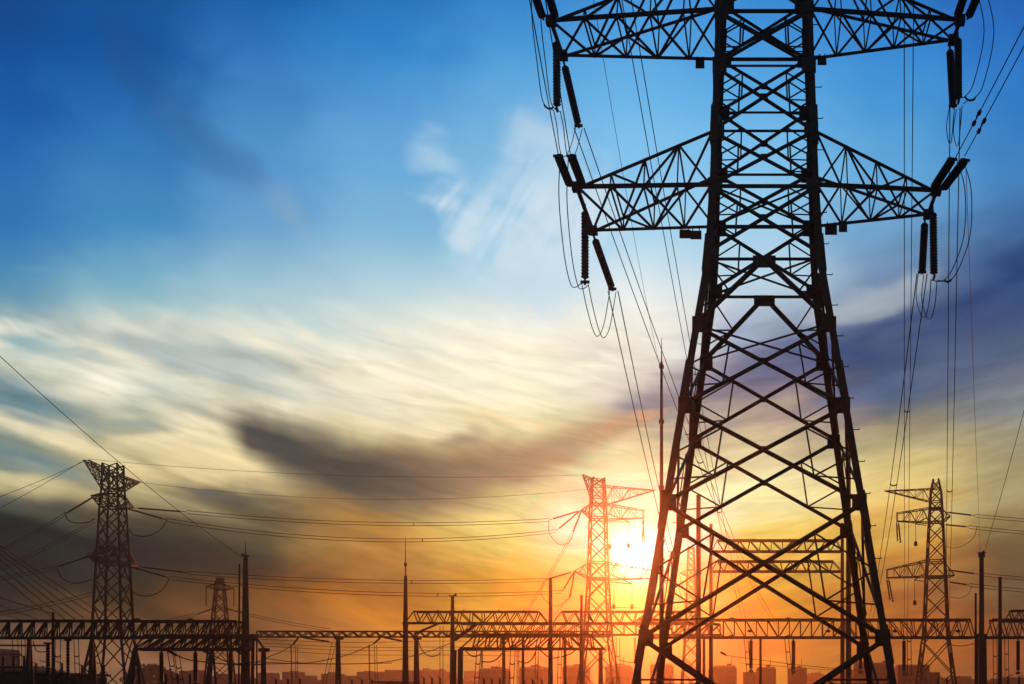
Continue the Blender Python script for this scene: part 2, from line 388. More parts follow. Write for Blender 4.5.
def lattice_tower(fr, levels, panels, arms, label, legw, dw, rw, near=False, group=None, mat=STEEL, plates=()):
    root = thing('lattice_tower', fr.o, label, 'pylon', group)
    H = lambda z: half(levels, z)
    corners = [(-1, -1), (1, -1), (1, 1), (-1, 1)]
    cen = fr(0, 0, 0)
    def C(k, z): a, b = corners[k]; return fr(a*H(z), b*H(z), z)
    # legs
    for k in range(4):
        m = MB(); a, b = corners[k]
        inward = -(fr.u*a+fr.w*b)
        for (z0, _), (z1, _) in zip(levels, levels[1:]):
            wv = legw*(1.0 if z0 < levels[-1][0]*.44 else .78)
            if near: m.angle(C(k, z0), C(k, z1), wv, .03, inward)
            else: m.bar(C(k, z0), C(k, z1), wv)
        leg = m.build('leg', mat, root)
        if near:
            z = 3.0
            while z < levels[-1][0]-3:                              # bolted splice cleats
                m = MB(); p, q = C(k, z), C(k, z+1.3); m.angle(p+inward*(-.03), q+inward*(-.03), legw*1.12, .05, inward)
                m.build('splice_cleat', mat, leg); z += 4.6
            m = MB(); c = C(k, 0); m.box((c.x, c.y, .2), (.9, .9, .5)); m.build('footing', CONCRETE, root)
            if k in (1, 3):
                z = 6.0; i = 0; proto = {}
                while z < 27:
                    d = (fr.u*a if i % 2 else fr.w*b); p = C(k, z)
                    if i % 2 not in proto:
                        m = MB(); m.tube([p, p+d*.26, p+d*.26+Vector((0, 0, .05))], .018, 5)
                        proto[i % 2] = (m.build('step_bolt', mat, leg), p)
                    else:
                        o, p0 = proto[i % 2]; c = o.copy(); COL.objects.link(c); c.parent = leg; c.location = p-p0
                    z += .56; i += 1
    # bracing, one mesh to each face
    for k in range(4):
        k2 = (k+1) % 4; m = MB(); gms = []
        A = lambda z: C(k, z)
        B = lambda z: C(k2, z)
        nrm = (C(k, 1)+C(k2, 1)-cen*2); nrm.z = 0; nrm.normalize()
        def mem(p, q, w, off=0.0):
            if near: m.angle(p+nrm*off, q+nrm*off, w, .018, -nrm)
            else: m.bar(p+nrm*off, q+nrm*off, w)
        def plate(p, sx, sz, off=.05):
            ex = (C(k2, 1)-C(k, 1)).normalized(); gm = MB(); gm.box(p+nrm*off, (sx, .025, sz), (ex, nrm, Vector((0, 0, 1)))); gms.append(gm)
        for pn in panels:
            z0, z1, kind = pn[:3]; dd = pn[3] if len(pn) > 3 else dw
            a0, b0, a1, b1 = A(z0), B(z0), A(z1), B(z1)
            if kind in 'Xx':
                w0, w1 = H(z0), H(z1); tt = w0/(w0+w1); x = a0.lerp(b1, tt)
                mem(a0, b1, dd, .06); mem(b0, a1, dd, -.06)
                if kind == 'X':
                    for lo, hi, sgn in ((a0, a1, 0), (b0, b1, 1)):
                        ml, mh = lo.lerp(x, .5), hi.lerp(x, .5); mem(ml, mh, rw)
                        mid = lo.lerp(hi, .5); mem(ml, mid, rw, .02); mem(mh, mid, rw, -.02)
                        if near: mem(ml, lo.lerp(hi, .24), rw*.9, .03)
                if near: plate(x, .26, .22)
            elif kind == 'K':                                       # apex in the middle of the top
                c1 = a1.lerp(b1, .5)
                mem(a0, c1, dd*1.25, .05); mem(b0, c1, dd*1.25, .05); mem(a1, b1, dw*.8)
                if near:
                    plate(c1+Vector((0, 0, -.12)), .8, .42)
                    for lo, hi in ((a0, a1), (b0, b1)):
                        ml = lo.lerp(c1, .5); mem(ml, lo.lerp(hi, .5), rw); mem(ml, hi, rw); mem(ml, lo.lerp(hi, .25), rw)
            elif kind == 'V':                                       # apex in the middle of the bottom
                c0 = a0.lerp(b0, .5); mem(a1, c0, dd, .05); mem(b1, c0, dd, .05); mem(a0, b0, dw*.8)
                for lo, hi in ((a0, a1), (b0, b1)):
                    mem(hi.lerp(c0, .5), hi.lerp(lo, .5), rw); mem(hi.lerp(c0, .5), lo, rw)
            elif kind == 'H': mem(a0, b0, dd)
            if near and kind != 'H':
                for q in (a0, b0):
                    plate(q.lerp(a0.lerp(b0, .5), .16/max(.5, H(z0))), .50, .56, .04)
        fb = m.build('face_bracing', mat, root)
        if k in (0, 2):
            for gm in gms: gm.build('gusset_plate', mat, fb)
    # plan bracing inside
    if near:
        for z in near:
            m = MB(); m.bar(C(0, z), C(2, z), dw*.55); m.bar(C(1, z)+Vector((0, 0, .09)), C(3, z)+Vector((0, 0, .09)), dw*.55)
            m.build('plan_bracing', mat, root)
    # crossarms
    for ar in arms:
        s_, z0, z1 = ar['side'], ar['z0'], ar['z1']
        f0, b0 = fr(s_*H(z0), -H(z0), z0), fr(s_*H(z0), H(z0), z0)
        f1, b1 = fr(s_*H(z1), -H(z1), z1), fr(s_*H(z1), H(z1), z1)
        tf, tb = ar['tips']; n = ar.get('n', 4); cw = ar.get('cw', dw); aw = ar.get('aw', rw)
        m = MB()
        bl = Vector((0, 0, ar.get('blunt', 0.0)))
        for p, q, w in ((f0, tf, cw*1.45 if near else cw*1.15), (b0, tb, cw*1.0), (f1, tf+bl, cw), (b1, tb+bl, cw)):
            if near: m.angle(p, q, w, .025, Vector((0, 0, 1 if p.z < (f0.z+f1.z)/2 else -1)))
            else: m.bar(p, q, w)
        m.bar(tf, tb, cw)
        if bl.z: m.bar(tf, tf+bl, cw); m.bar(tb, tb+bl, cw); m.bar(tf+bl, tb+bl, cw)
        arm = m.build('crossarm', mat, root)
        if near:
            for q in (tf, tb):
                m = MB(); m.box(q+Vector((0, 0, .02)), (.34, .34, .28)); m.build('end_plate', mat, arm)
        m = MB()
        chords = [lambda t: f0.lerp(tf, t), lambda t: b0.lerp(tb, t), lambda t: f1.lerp(tf+bl, t), lambda t: b1.lerp(tb+bl, t)]
        for i0, i1 in ((0, 2), (1, 3), (0, 1), (2, 3)):
            P, Q = chords[i0], chords[i1]
            for i in range(n):
                ta, tb_ = i/n, (i+1)/n
                if i < n-1 or i0 == 0 and i1 == 1:
                    if i1-i0 == 1: m.bar(P(ta), Q(tb_), aw); 
                    if i1-i0 == 1 and i0 == 0 and i > 0: m.bar(Q(ta), P(tb_)+Vector((0, 0, .05)), aw)
                    if i1-i0 == 2: m.bar(P(tb_) if i % 2 else P(ta), Q(ta) if i % 2 else Q(tb_), aw)
                if i and i1-i0 == 2: m.bar(P(ta), Q(ta), aw*.7)
                if i and i1-i0 == 1: m.bar(P(ta), Q(ta), aw*.8)
        m.build('lacing', mat, arm)
    for pc, sz in plates:
        m = MB(); m.box(pc, sz); m.bar(pc+Vector((-sz[0]*.3, 0, sz[2]/2)), pc+Vector((-sz[0]*.3, 0, sz[2]/2+.12)), .04); m.bar(pc+Vector((sz[0]*.3, 0, sz[2]/2)), pc+Vector((sz[0]*.3, 0, sz[2]/2+.12)), .04)
        m.build('phase_plate', PLATE, root)
    return root

# ---- the great tower in the foreground
TY = 45.0
def lev(y, hw):
    b = hw*TY/(F+hw); return (EYE+(HY-y)/F*(TY-b), b)
rowz = {y: lev(y, hw)[0] for y, hw in ((11, 46), (66, 48), (131, 50.5), (186, 52.5), (253, 56.5), (259, 57), (325, 68), (406, 81), (503, 97), (638, 119.5), (722, 133.5), (-44, 44), (-100, 42.5), (-155, 41.5), (-164, 41), (-219, 39.5), (-285, 37))}
Lm = [(0.0, lev(760, 143)[1])]+[lev(y, hw) for y, hw in ((638, 123), (503, 100), (406, 83.5), (325, 69.5), (259, 58), (186, 53.5), (131, 51.5), (66, 49.2), (11, 47.2), (-44, 44), (-100, 42.5), (-164, 41), (-219, 39.5), (-290, 30), (-340, 6))]
mx0 = (764.3-CX)/F*TY
FM = Frame(mx0, TY, 0)
z = rowz
zt = [l[0] for l in Lm]
zlow, zlowt, zup, zupt, ztop, ztopt = z[186], z[131], z[11], z[-44], z[-164], z[-219]
pm = [(z[722], z[638], 'V', .12), (z[638], z[503], 'X', .118), (z[503], z[406], 'X', .108), (z[406], z[325], 'X', .105), (z[325], z[259], 'K', .11), (z[253], z[186], 'X', .105), (z[186], z[131], 'X', .10), (z[131], z[66], 'X', .095),
      (z[66], z[11], 'X', .095), (z[11], z[-44], 'X', .09), (z[-44], z[-100], 'X', .09), (z[-100], z[-164], 'X', .09), (z[-164], z[-219], 'X', .085), (z[-219], zt[-2], 'x', .085),
      (z[186], z[186], 'H', .11), (z[11], z[11], 'H', .11), (z[-164], z[-164], 'H', .10), (z[131], z[131], 'H', .07), (z[66], z[66], 'H', .065)]
LLf, LLb = Vector((-6.65, 43.3, zlow)), Vector((-6.65, 47.25, zlow))
RLf, RLb = Vector((6.03, 43.6, zlow)), Vector((6.02, 45.7, zlow))
LUf, LUb = Vector((-7.70, 44.04, zup)), Vector((-7.66, 46.38, zup))
RUf, RUb = Vector((6.94, 44.0, zup)), Vector((6.88, 45.3, zup))
LTf, LTb = Vector((-6.1, 44.0, ztop)), Vector((-6.1, 46.2, ztop))
RTf, RTb = Vector((5.5, 44.1, ztop)), Vector((5.5, 45.6, ztop))
am = [dict(side=-1, z0=zlow, z1=zlowt, tips=(LLf, LLb), n=4, cw=.115, aw=.07), dict(side=1, z0=zlow, z1=zlowt, tips=(RLf, RLb), n=4, cw=.115, aw=.062),
      dict(side=-1, z0=zup, z1=zupt, tips=(LUf, LUb), n=5, cw=.115, aw=.07), dict(side=1, z0=zup, z1=zupt, tips=(RUf, RUb), n=5, cw=.115, aw=.062),
      dict(side=-1, z0=ztop, z1=ztopt, tips=(LTf, LTb), n=4, cw=.11, aw=.06), dict(side=1, z0=ztop, z1=ztopt, tips=(RTf, RTb), n=4, cw=.11, aw=.06)]
pl = [(W(685, 234, 46.9), (.42, .05, .32)), (W(696, 235, 46.9), (.42, .05, .32)), (W(831, 230, 46.9), (.46, .05, .36)), (W(843, 228, 46.9), (.32, .05, .30)), (W(700, 64, 46.8), (.34, .05, .32)), (W(822, 61, 46.8), (.34, .05, .30))]
lattice_tower(FM, Lm, pm, am, 'huge dark steel lattice pylon towering over the right half, nearest of all the pylons',  .25, .105, .045, near=[z[186], z[11], z[259], z[325]], group='steel lattice pylons', plates=pl)

# ---- smaller pylons far behind
def far_levels(cx, Y, rows, fac):
    return [(EYE+(HY-y)/F*Y, wpx*Y/F/2/fac) for y, wpx in rows]
def auto_panels(levels, k=1.9):
    out = []; z0 = 0.3; top = levels[-1][0]
    while z0 < top-.6:
        h_ = max(1.0, half(levels, z0)*k); z1 = min(top-.05, z0+h_); out.append((z0, z1, 'x')); z0 = z1
    return out
def far_tower(cx, Y, yaw, rows, fac, armspec, label, legw, dw, extra=()):
    X = (cx-CX)/F*Y; fr = Frame(X, Y, yaw)
    lv = far_levels(cx, Y, rows, fac); lv = [(0.0, lv[0][1]+.25)]+lv
    arms = []
    for side, tiprow_z, u, z0, z1, wt, n in armspec:
        arms.append(dict(blunt=1.5 if 6.5 < u < 12 and tiprow_z < 40 and yaw < 40 else 0.0, side=side, z0=z0, z1=z1, tips=(fr(side*u, -wt, tiprow_z), fr(side*u, wt, tiprow_z)), n=n, cw=dw*.8, aw=dw*.6))
    panels = auto_panels(lv)
    for side, tz, u, z0, z1, wt, n in armspec: panels.append((z0, z0, 'H')); panels.append((z1, z1, 'H'))
    r = lattice_tower(fr, lv, panels, arms, label, legw, dw, dw*.7, group='steel lattice pylons')
    return fr, lv, r
# left
frL, lvL, towerL = far_tower(113, 220, 94, [(690, 62), (640, 40), (556, 31), (507, 25), (485, 21), (464, 20)], 1.40,
    [(-1, 43.6, 9.9, 40.2, 43.0, .5, 6), (1, 43.5, 10.0, 40.2, 43.0, .5, 6), (-1, 38.1, 6.6, 37.0, 39.4, .8, 4), (1, 38.1, 6.6, 37.0, 39.4, .8, 4), (-1, 27.5, 8.2, 27.0, 29.8, .8, 4), (1, 27.5, 8.2, 27.0, 29.8, .8, 4)],
    'dark lattice pylon at the far left whose slanting top arm overhangs both sides', .34, .17)
# centre
frC, lvC, towerC = far_tower(598, 235, 18, [(690, 47), (640, 31), (577, 23), (515, 19), (490, 16), (478, 14)], 1.26,
    [(-1, 45.6, 2.9, 41.5, 44.8, .4, 3), (1, 43.4, 11.0, 40.0, 43.6, .3, 6), (-1, 38.9, 3.2, 37.6, 40.2, .7, 3), (1, 37.9, 8.8, 37.2, 40.2, .6, 5), (-1, 27.2, 4.6, 26.0, 29.0, .7, 3), (1, 26.3, 11.2, 25.8, 29.0, .6, 6)],
    'lattice pylon standing in the glow of the sun, long arms reaching right', .32, .16)
# right
frR, lvR, towerR = far_tower(936, 230, -14, [(690, 46), (635, 29), (576, 23), (517, 16), (492, 12.5), (479, 6)], 1.21,
    [(-1, 42.2, 9.6, 39.8, 42.2, .3, 6), (-1, 36.4, 7.3, 35.9, 38.6, .6, 5), (1, 37.0, 2.6, 36.0, 38.4, .6, 2), (-1, 25.8, 9.2, 25.8, 28.8, .6, 6), (1, 26.0, 3.4, 25.6, 28.4, .6, 2)],
    'lattice pylon at the right edge with pointed top and arms reaching left', .34, .17)
# small ones
frS, lvS, towerS = far_tower(220, 300, 10, [(690, 29), (645, 20), (620, 15), (590, 9.5), (582, 8.5)], 1.16,
    [(-1, 30.6, 3.2, 29.9, 31.4, .3, 2), (1, 30.4, 3.2, 29.9, 31.4, .3, 2)],
    'small narrow lattice pylon behind the left gantry, dark box at its top', .34, .17)
frT, lvT, towerT = far_tower(691, 300, 10, [(690, 22), (645, 15), (600, 10.5), (547, 6.5)], 1.16,
    [(-1, 34.0, 2.6, 33.2, 34.8, .3, 2), (1, 34.0, 2.6, 33.2, 34.8, .3, 2)],
    'small slender lattice pylon glimpsed between the legs of the huge pylon', .32, .16)
m = MB(); c = frS(0, 0, lvS[-1][0]); m.box(c+Vector((0, 0, .3)), (1.5, 1.5, 1.5)); m.build('top_box', STEEL, towerS)

# small outrigger brackets with their hanging weights
def bracket(root, pts, name='bracket'):
    m = MB()
    for p, q in zip(pts, pts[1:]): m.bar(p, q, .16)
    return m.build(name, STEEL, root)
bracket(towerC, [frC(1.6, -1.6, 36.6), W(629.5, 522, 235)]); bracket(towerC, [frC(1.6, -1.6, 38.2), W(629.5, 522, 235)])
bracket(towerC, [frC(2.2, -1.8, 25.2), W(632.5, 584, 235)]); bracket(towerC, [frC(2.2, -1.8, 26.6), W(632.5, 584, 235)])
bracket(towerR, [frR(-1.6, -1.6, 35.2), W(915, 524, 230)]); bracket(towerR, [frR(-1.6, -1.6, 36.6), W(915, 524, 230)])
bracket(towerR, [frR(-2.0, -1.8, 24.8), W(914.5, 580, 230)]); bracket(towerR, [frR(-2.0, -1.8, 26.2), W(914.5, 580, 230)])

# ================================================================== insulator strings
def string_proto(name, discs, pitch, rad, n, start, tail, mat, linkr):
    root = thing(name, (0, 0, 0), 'x', 'insulator')
    m = MB(); prof = []
    z0 = start
    for i in range(discs):
        zz = z0+i*pitch
        prof += [(zz, .80*rad), (zz+pitch*.22, .82*rad), (zz+pitch*.42, rad*.96), (zz+pitch*.58, rad), (zz+pitch*.62, rad*.8), (zz+pitch*.80, .83*rad)]
    m.lathe((0, 0, 0), (0, 0, 1), prof, n); m.build('disc_stack', mat, root, smooth=False)
    m = MB(); m.bar((0, 0, 0), (0, 0, start), linkr*2.2, linkr*1.2, (1, 0, 0)); m.lathe((0, 0, start*.55), (0, 0, 1), [(0, linkr), (start*.5, linkr*1.6)], 6); m.build('shackle', STEEL2, root)
    e = start+discs*pitch
    m = MB(); m.bar((0, 0, e-.01), (0, 0, e+tail), linkr*2.2, linkr*1.3, (1, 0, 0)); m.box((0, 0, e+tail*.55), (rad*2.2, linkr*2.1, linkr*2.5)); m.build('yoke_plate', STEEL2, root)
    return root, e+tail
near_src, near_len = string_proto('insulator_string', 20, .1095, .15, 12, .28, .22, PORCELAIN, .035)
far_src, far_len = string_proto('insulator_string', 14, .146, .19, 7, .25, .3, PORCELAIN, .06)
used = {}
def string(p, q, label, group, far=False):
    src, ln = (far_src, far_len) if far else (near_src, near_len)
    o = src if id(src) not in used else copy_tree(src)
    used[id(src)] = 1
    aim(o, p, q); k = (Vector(q)-Vector(p)).length/ln
    o.scale = ((1 if not far else .9), (1 if not far else .9), k) if .6 < k < 1.7 or far else (k, k, k)
    tag(o, label, 'insulator', group); return o
G1 = 'insulator strings of the huge pylon'
V = Vector
string(LLf+V((-.22, -.1, 0)), V((-6.86, 40.5, 19.75)), 'outer of two strings angling up from the huge pylon lower left arm tip', G1)
string(LLf+V((.22, -.1, 0)), V((-6.42, 40.5, 19.75)), 'inner of two strings angling up from the huge pylon lower left arm tip', G1)
string(W(585, 204, 45.2), W(585, 285, 45.2), 'straight hanging ribbed string under the huge pylon lower left arm', G1)
string(LLb+V((0, .1, -.1)), W(613, 291, 50), 'slanting string under the huge pylon lower left arm, right of the hanging one', G1)
string(RLf+V((-.15, -.1, 0)), W(953, 158, 40.9), 'left of two strings angling up from the huge pylon lower right arm tip', G1)
string(RLf+V((.2, -.1, 0)), W(966, 159, 40.9), 'right of two strings angling up from the huge pylon lower right arm tip', G1)
string(W(933, 206, 44.4), W(934, 280, 44.4), 'longer hanging ribbed string under the huge pylon lower right arm', G1)
string(RLb+V((-.1, .1, -.1)), W(922, 274, 48.4), 'shorter leaning string under the huge pylon lower right arm', G1)
string(LUf+V((-.25, -.1, 0)), V((-7.95, 41.2, 26.0)), 'left of two strings cut by the photo top at the huge pylon upper left arm', G1)
string(LUf+V((.2, -.1, 0)), V((-7.45, 41.2, 26.0)), 'right of two strings cut by the photo top at the huge pylon upper left arm', G1)
string(W(556.5, 35, 45.0), W(557, 112, 45.0), 'straight hanging string under the huge pylon upper left arm', G1)
string(LUb+V((0, .1, -.1)), W(579, 128, 49.3), 'slanting string under the huge pylon upper left arm', G1)
string(RUf+V((-.15, -.1, 0)), V((6.85, 41.2, 26.0)), 'left of two strings cut by the photo top at the huge pylon upper right arm', G1)
string(RUf+V((.25, -.1, 0)), V((7.35, 41.2, 26.0)), 'right of two strings cut by the photo top at the huge pylon upper right arm', G1)
string(W(958, 32, 44.4), W(958.5, 104, 44.4), 'straight hanging string under the huge pylon upper right arm', G1)
string(RUb+V((-.1, .1, -.1)), W(953, 108, 48.4), 'string close behind the hanging one under the huge pylon upper right arm', G1)

# ================================================================== wires
def sagged(p, q, sag, n=28):
    p, q = Vector(p), Vector(q)
    return [p.lerp(q, i/n)-Vector((0, 0, 4*sag*(i/n)*(1-i/n))) for i in range(n+1)]
def spline(ctrl, k=7):
    P = [Vector(c) for c in ctrl]; P = [P[0]*2-P[1]]+P+[P[-1]*2-P[-2]]; out = []
    for i in range(1, len(P)-2):
        a, b, c, d = P[i-1:i+3]
        for j in range(k):
            t = j/k
            out.append(.5*((2*b)+(c-a)*t+(2*a-5*b+4*c-d)*t*t+(3*b-a-3*c+d)*t**3))
    out.append(P[-2]); return out
def bundle(pts, label, gap=(.4, 0, 0), r=.016, spacers=(), cat='conductor', group=None, name='twin_conductor'):
    gap = Vector(gap); mid = pts[len(pts)//2]
    root = thing(name, pts[0], label, cat, group)
    for s_ in (-.5, .5):
        m = MB(); m.tube([p+gap*s_ for p in pts], r, 4); m.build('wire', CABLE, root)
    for t_ in spacers:
        c = pts[min(len(pts)-1, int(t_*(len(pts)-1)))]
        m = MB(); k = gap.length*(.10 if r < .04 else .16)+.02
        d = V((0, 0, -1)) if abs(gap.z) < .1 else V((1, 0, 0))
        m.tube([c-gap*.55, c-gap*.4+d*k*1.3, c+d*k*2.2, c+gap*.4+d*k*1.3, c+gap*.55], k*.7, 5)
        m.build('spacer', STEEL, root)
    return root
def wire(pts, label, r, cat='cable', group=None, name='cable', mat=None):
    m = MB(); m.tube(pts, r, 4); o = m.build(name, mat or CABLE, origin=pts[0])
    return tag(o, label, cat, group)
G2 = 'line conductors of the huge pylon'
def X160(x, y=628): return W(x, y, 160)
bundle(sagged(W(613, 291, 50), X160(699, 636), 2.2), 'twin wires falling from the huge pylon lower left arm behind its left leg', r=.022, spacers=(.3,), group=G2)
bundle(sagged(W(579, 128, 49.3), X160(779), 2.4), 'twin wires falling from the huge pylon upper left arm, longest slant', r=.022, spacers=(.35,), group=G2)
bundle(sagged(V((-6.0, 48.5, ztop)), X160(747), 2.6), 'twin wires falling from above the photo, just left of the huge pylon body', r=.022, spacers=(.55,), group=G2)
bundle(sagged(W(922, 274, 48.4), X160(868), 2.0), 'twin wires falling leftward from the huge pylon lower right arm', r=.022, spacers=(.28,), group=G2)
bundle(sagged(W(955, 108, 48.4), X160(947), 2.2), 'twin wires dropping nearly plumb below the huge pylon upper right arm, right pair', r=.022, spacers=(.42,), group=G2)
bundle(sagged(V((5.65, 48.5, ztop)), X160(906), 2.4), 'twin wires dropping nearly plumb from the photo top, left of the upper right arm tip', r=.022, spacers=(.36,), group=G2)
# towards and over the camera
def forward(p, q, sag): return sagged(p, q, sag, 14)
bundle(forward(V((-6.64, 40.5, 19.75)), V((-3.9, 11, 19.3)), .25), 'twin wires rising from the huge pylon lower left arm tip towards the photo top', r=.016, spacers=(), group=G2)
r_ = bundle(forward(W(959.5, 158, 40.9), V((8.7, 11, 20.2)), .2), 'twin wires with dampers rising right from the huge pylon lower right arm', gap=(.34, 0, .12), r=.018, group=G2)
for s_, t_ in ((-.5, .10), (.5, .075)):
    c = forward(W(959.5, 158, 40.9), V((8.7, 11, 20.2)), .2); p = c[0].lerp(c[-1], t_)+V((.34, 0, .12))*s_
    m = MB(); d = (c[-1]-c[0]).normalized(); m.lathe(p-d*.45+V((0, 0, -.08)), p+d*.45+V((0, 0, -.08)), [(0, .02), (.02, .06), (.22, .06), (.26, .02), (.64, .02), (.68, .06), (.88, .06), (.9, .02)], 6)
    m.bar(p, p+V((0, 0, -.1)), .04); m.build('damper', STEEL, r_)
bundle(forward(V((-7.7, 41.2, 26.0)), V((-5.0, 12, 25.4)), .3), 'twin wires leaving the huge pylon upper left arm above the photo edge', r=.016, group=G2)
bundle(forward(V((7.1, 41.2, 26.0)), V((9.6, 12, 25.8)), .3), 'twin wires leaving the huge pylon upper right arm above the photo edge', r=.016, group=G2)
# jumper loops
G3 = 'jumper loops of the huge pylon'
bundle(spline([V((-6.64, 40.5, 19.75)), W(563, 200, 41.4), W(568, 255, 43.2), W(574, 284, 44.6), W(579, 288, 45), W(585, 284, 45.2)]), 'twin jumper loop on the outer left of the huge pylon lower left arm', gap=(.24, .18, 0), r=.017, spacers=(), group=G3)
bundle(spline([W(585, 284, 45.2), W(590, 308, 46), W(596, 330, 47), W(601, 337, 47.8), W(607, 325, 48.8), W(613, 291, 50)]), 'twin jumper loop drooping between two strings below the lower left arm', gap=(.22, .2, 0), r=.017, spacers=(), group=G3)
bundle(spline([V((-7.7, 41.2, 26.0)), W(536.5, 20, 42), W(541, 60, 43.4), W(546, 98, 44.5), W(551, 108, 44.8), W(557, 111, 45)]), 'twin jumper loop on the outer left of the huge pylon upper left arm', gap=(.28, .15, 0), r=.017, spacers=(.72,), group=G3)
bundle(spline([W(557, 111, 45.0), W(560, 126, 45.8), W(563, 150, 46.5), W(567, 158, 47.3), W(573, 150, 48.4), W(579, 128, 49.3)]), 'twin jumper loop hanging under the upper left arm, above the next arm tip', gap=(.22, .2, 0), r=.017, group=G3)
bundle(spline([W(959.5, 158, 40.9), W(968, 190, 42), W(967, 235, 43.2), W(955, 270, 44), W(945, 281, 44.3), W(934, 280, 44.4)]), 'twin jumper loop bowing right of the huge pylon lower right arm', gap=(.24, .15, .05), r=.017, spacers=(.75,), group=G3)
bundle(spline([W(934, 280, 44.4), W(932.5, 300, 45.2), W(929, 316, 46), W(924.5, 317, 46.8), W(919, 298, 47.8), W(921, 274, 48.4)]), 'twin jumper loop drooping between two strings below the lower right arm', gap=(.24, .2, 0), r=.017, group=G3)
bundle(spline([V((7.1, 41.2, 26.0)), W(989, 30, 42.5), W(979, 82, 43.4), W(970, 97, 44), W(964, 99, 44.2), W(958.5, 103, 44.4)]), 'twin jumper loop bowing right of the huge pylon upper right arm', gap=(.36, .12, 0), r=.017, spacers=(.62,), group=G3)
bundle(spline([W(958.5, 104, 44.4), W(957, 122, 45.2), W(955, 142, 46), W(952.5, 144, 46.8), W(950, 128, 47.8), W(953, 108, 48.4)]), 'twin jumper loop below the string of the upper right arm', gap=(.3, .2, 0), r=.017, group=G3)

# earth wires
G4 = 'thin single wires crossing the sky'
wire(sagged(W(592, -10, 49), W(661, 372, 100), .8), 'hair thin wire slanting down left of the huge pylon to a slim mast', .012, 'wire', G4, 'earth_wire')
wire(sagged(W(966, 170, 50), W(980.5, 553, 150), .8), 'hair thin wire dropping along the right side to a mast top', .014, 'wire', G4, 'earth_wire')
wire(sagged(W(1090, 150, 60), W(984, 553, 150), .8), 'thin wire coming from the right photo edge down to a mast top', .026, 'wire', G4, 'earth_wire')
wire(sagged(W(-60, 300, 80), W(242, 557, 150), .9), 'thin wire slanting from the left photo edge down to a pole top', .036, 'wire', G4, 'earth_wire')

# ---- between the far pylons
G5 = 'line conductors between far pylons'
sL = lambda x, y, Y: W(x, y, Y)
def far_bundle(p, q, sag, label, sp=(.5,), gap=(0, .1, .55)): return bundle(sagged(p, q, sag, 36), label, gap=gap, r=.052, spacers=sp, group=G5)
def far_span(p, pd, q, qd, sag, la, lb, lc, sp=(.5,)):
    """conductor with a tension string at each end: p,q attachments, pd,qd the strings' far ends"""
    if la: string(p, pd, la, 'tension strings of far pylons', True)
    if lb: string(q, qd, lb, 'tension strings of far pylons', True)
    far_bundle(pd, qd, sag, lc, sp)
arm1R, arm2R = frL(6.6, 0, 38.1), frL(8.2, 0, 27.5)
far_span(frL(6.6, -.8, 38.1), W(187, 512, 222), frC(-3.2, .7, 38.9), W(549, 520, 234), 1.4, 'straight string on the right of the far left pylon upper arm', 'string reaching left from the central pylon upper arm', 'uppermost twin line strung between left and central pylons', (.62,))
far_span(frL(6.6, .8, 38.1), W(167, 520, 217), frC(-3.2, -.7, 38.9), W(556, 531, 232), 2.6, 'sagging string on the right of the far left pylon upper arm', 'steep string on the left of the central pylon upper arm', 'second twin line down between left and central pylons', (.66,))
far_span(frL(8.2, -.8, 27.5), W(190, 573, 224), frC(-4.6, .7, 27.2), W(545, 580, 234), .9, 'straight string on the right of the far left pylon lower arm', 'string reaching left from the central pylon lower arm', 'third twin line down between left and central pylons', (.63,))
far_span(frL(8.2, .8, 27.5), W(170, 578, 217), frC(-4.6, -.7, 27.2), W(562, 592, 231), 1.5, 'sagging string on the right of the far left pylon lower arm', 'steep string on the left of the central pylon lower arm', 'lowest twin line strung between left and central pylons', (.69,))
a1, a2 = frL(-6.6, 0, 38.1), frL(-8.2, 0, 27.5)
string(a1, W(65, 514, 207), 'thick string on the left of the far left pylon upper arm', 'tension strings of far pylons', True)
far_bundle(W(65, 514, 207), W(-60, 578, 170), .6, 'twin line running left from the far left pylon upper arm', (.25, .5))
string(a2, W(55, 567.5, 207), 'thick string on the left of the far left pylon lower arm', 'tension strings of far pylons', True)
far_bundle(W(55, 567.5, 207), W(-60, 584, 175), .5, 'twin line running left from the far left pylon lower arm', ())
far_bundle(frL(-2, 2.2, 34.5), W(-60, 596, 180), .6, 'twin line running left from the far left pylon body, between its arms', (.4,))
far_bundle(frL(-2, 2.6, 21.5), W(-60, 622, 180), .5, 'twin line running left from the far left pylon body, below its arms', (.4,))
wire(sagged(frL(-9.9, 0, 43.6), W(-60, 518, 170), .4), 'upper of two thin wires leaving the far left pylon top leftward', .04, 'wire', G4, 'earth_wire')
wire(sagged(frL(-9.9, .4, 43.6), W(-60, 538, 170), .4), 'lower of two thin wires leaving the far left pylon top leftward', .04, 'wire', G4, 'earth_wire')
wire(sagged(frL(-9.9, -.2, 43.8), frC(-2.9, 0, 45.6), 1.5, 40), 'upper thin wire between tops of left and central pylons', .03, 'wire', G4, 'earth_wire')
wire(sagged(frL(10, 0, 43.5), frC(-1.5, 0, 43), 2.6, 40), 'lower thin wire between tops of left and central pylons', .03, 'wire', G4, 'earth_wire')
G6 = 'jumper loops of far pylons'
def loop(ctrl, label, r=.06): return wire(spline(ctrl, 5), label, r, 'cable', G6, 'jumper_cable')
loop([W(167, 520, 217), W(160, 530, 219), W(147, 536, 221), W(134, 535, 223), W(129.5, 529, 224)], 'jumper drooping right of the far left pylon upper arm', .09)
loop([W(170, 578, 217), W(162, 590, 219), W(149, 596, 221), W(136, 594, 223), W(131.5, 589, 224)], 'jumper drooping right of the far left pylon lower arm', .09)
loop([W(65, 514, 207), W(68, 520, 208), W(76, 523, 210), W(88, 522, 213), W(94, 519, 216)], 'jumper drooping left of the far left pylon upper arm', .09)
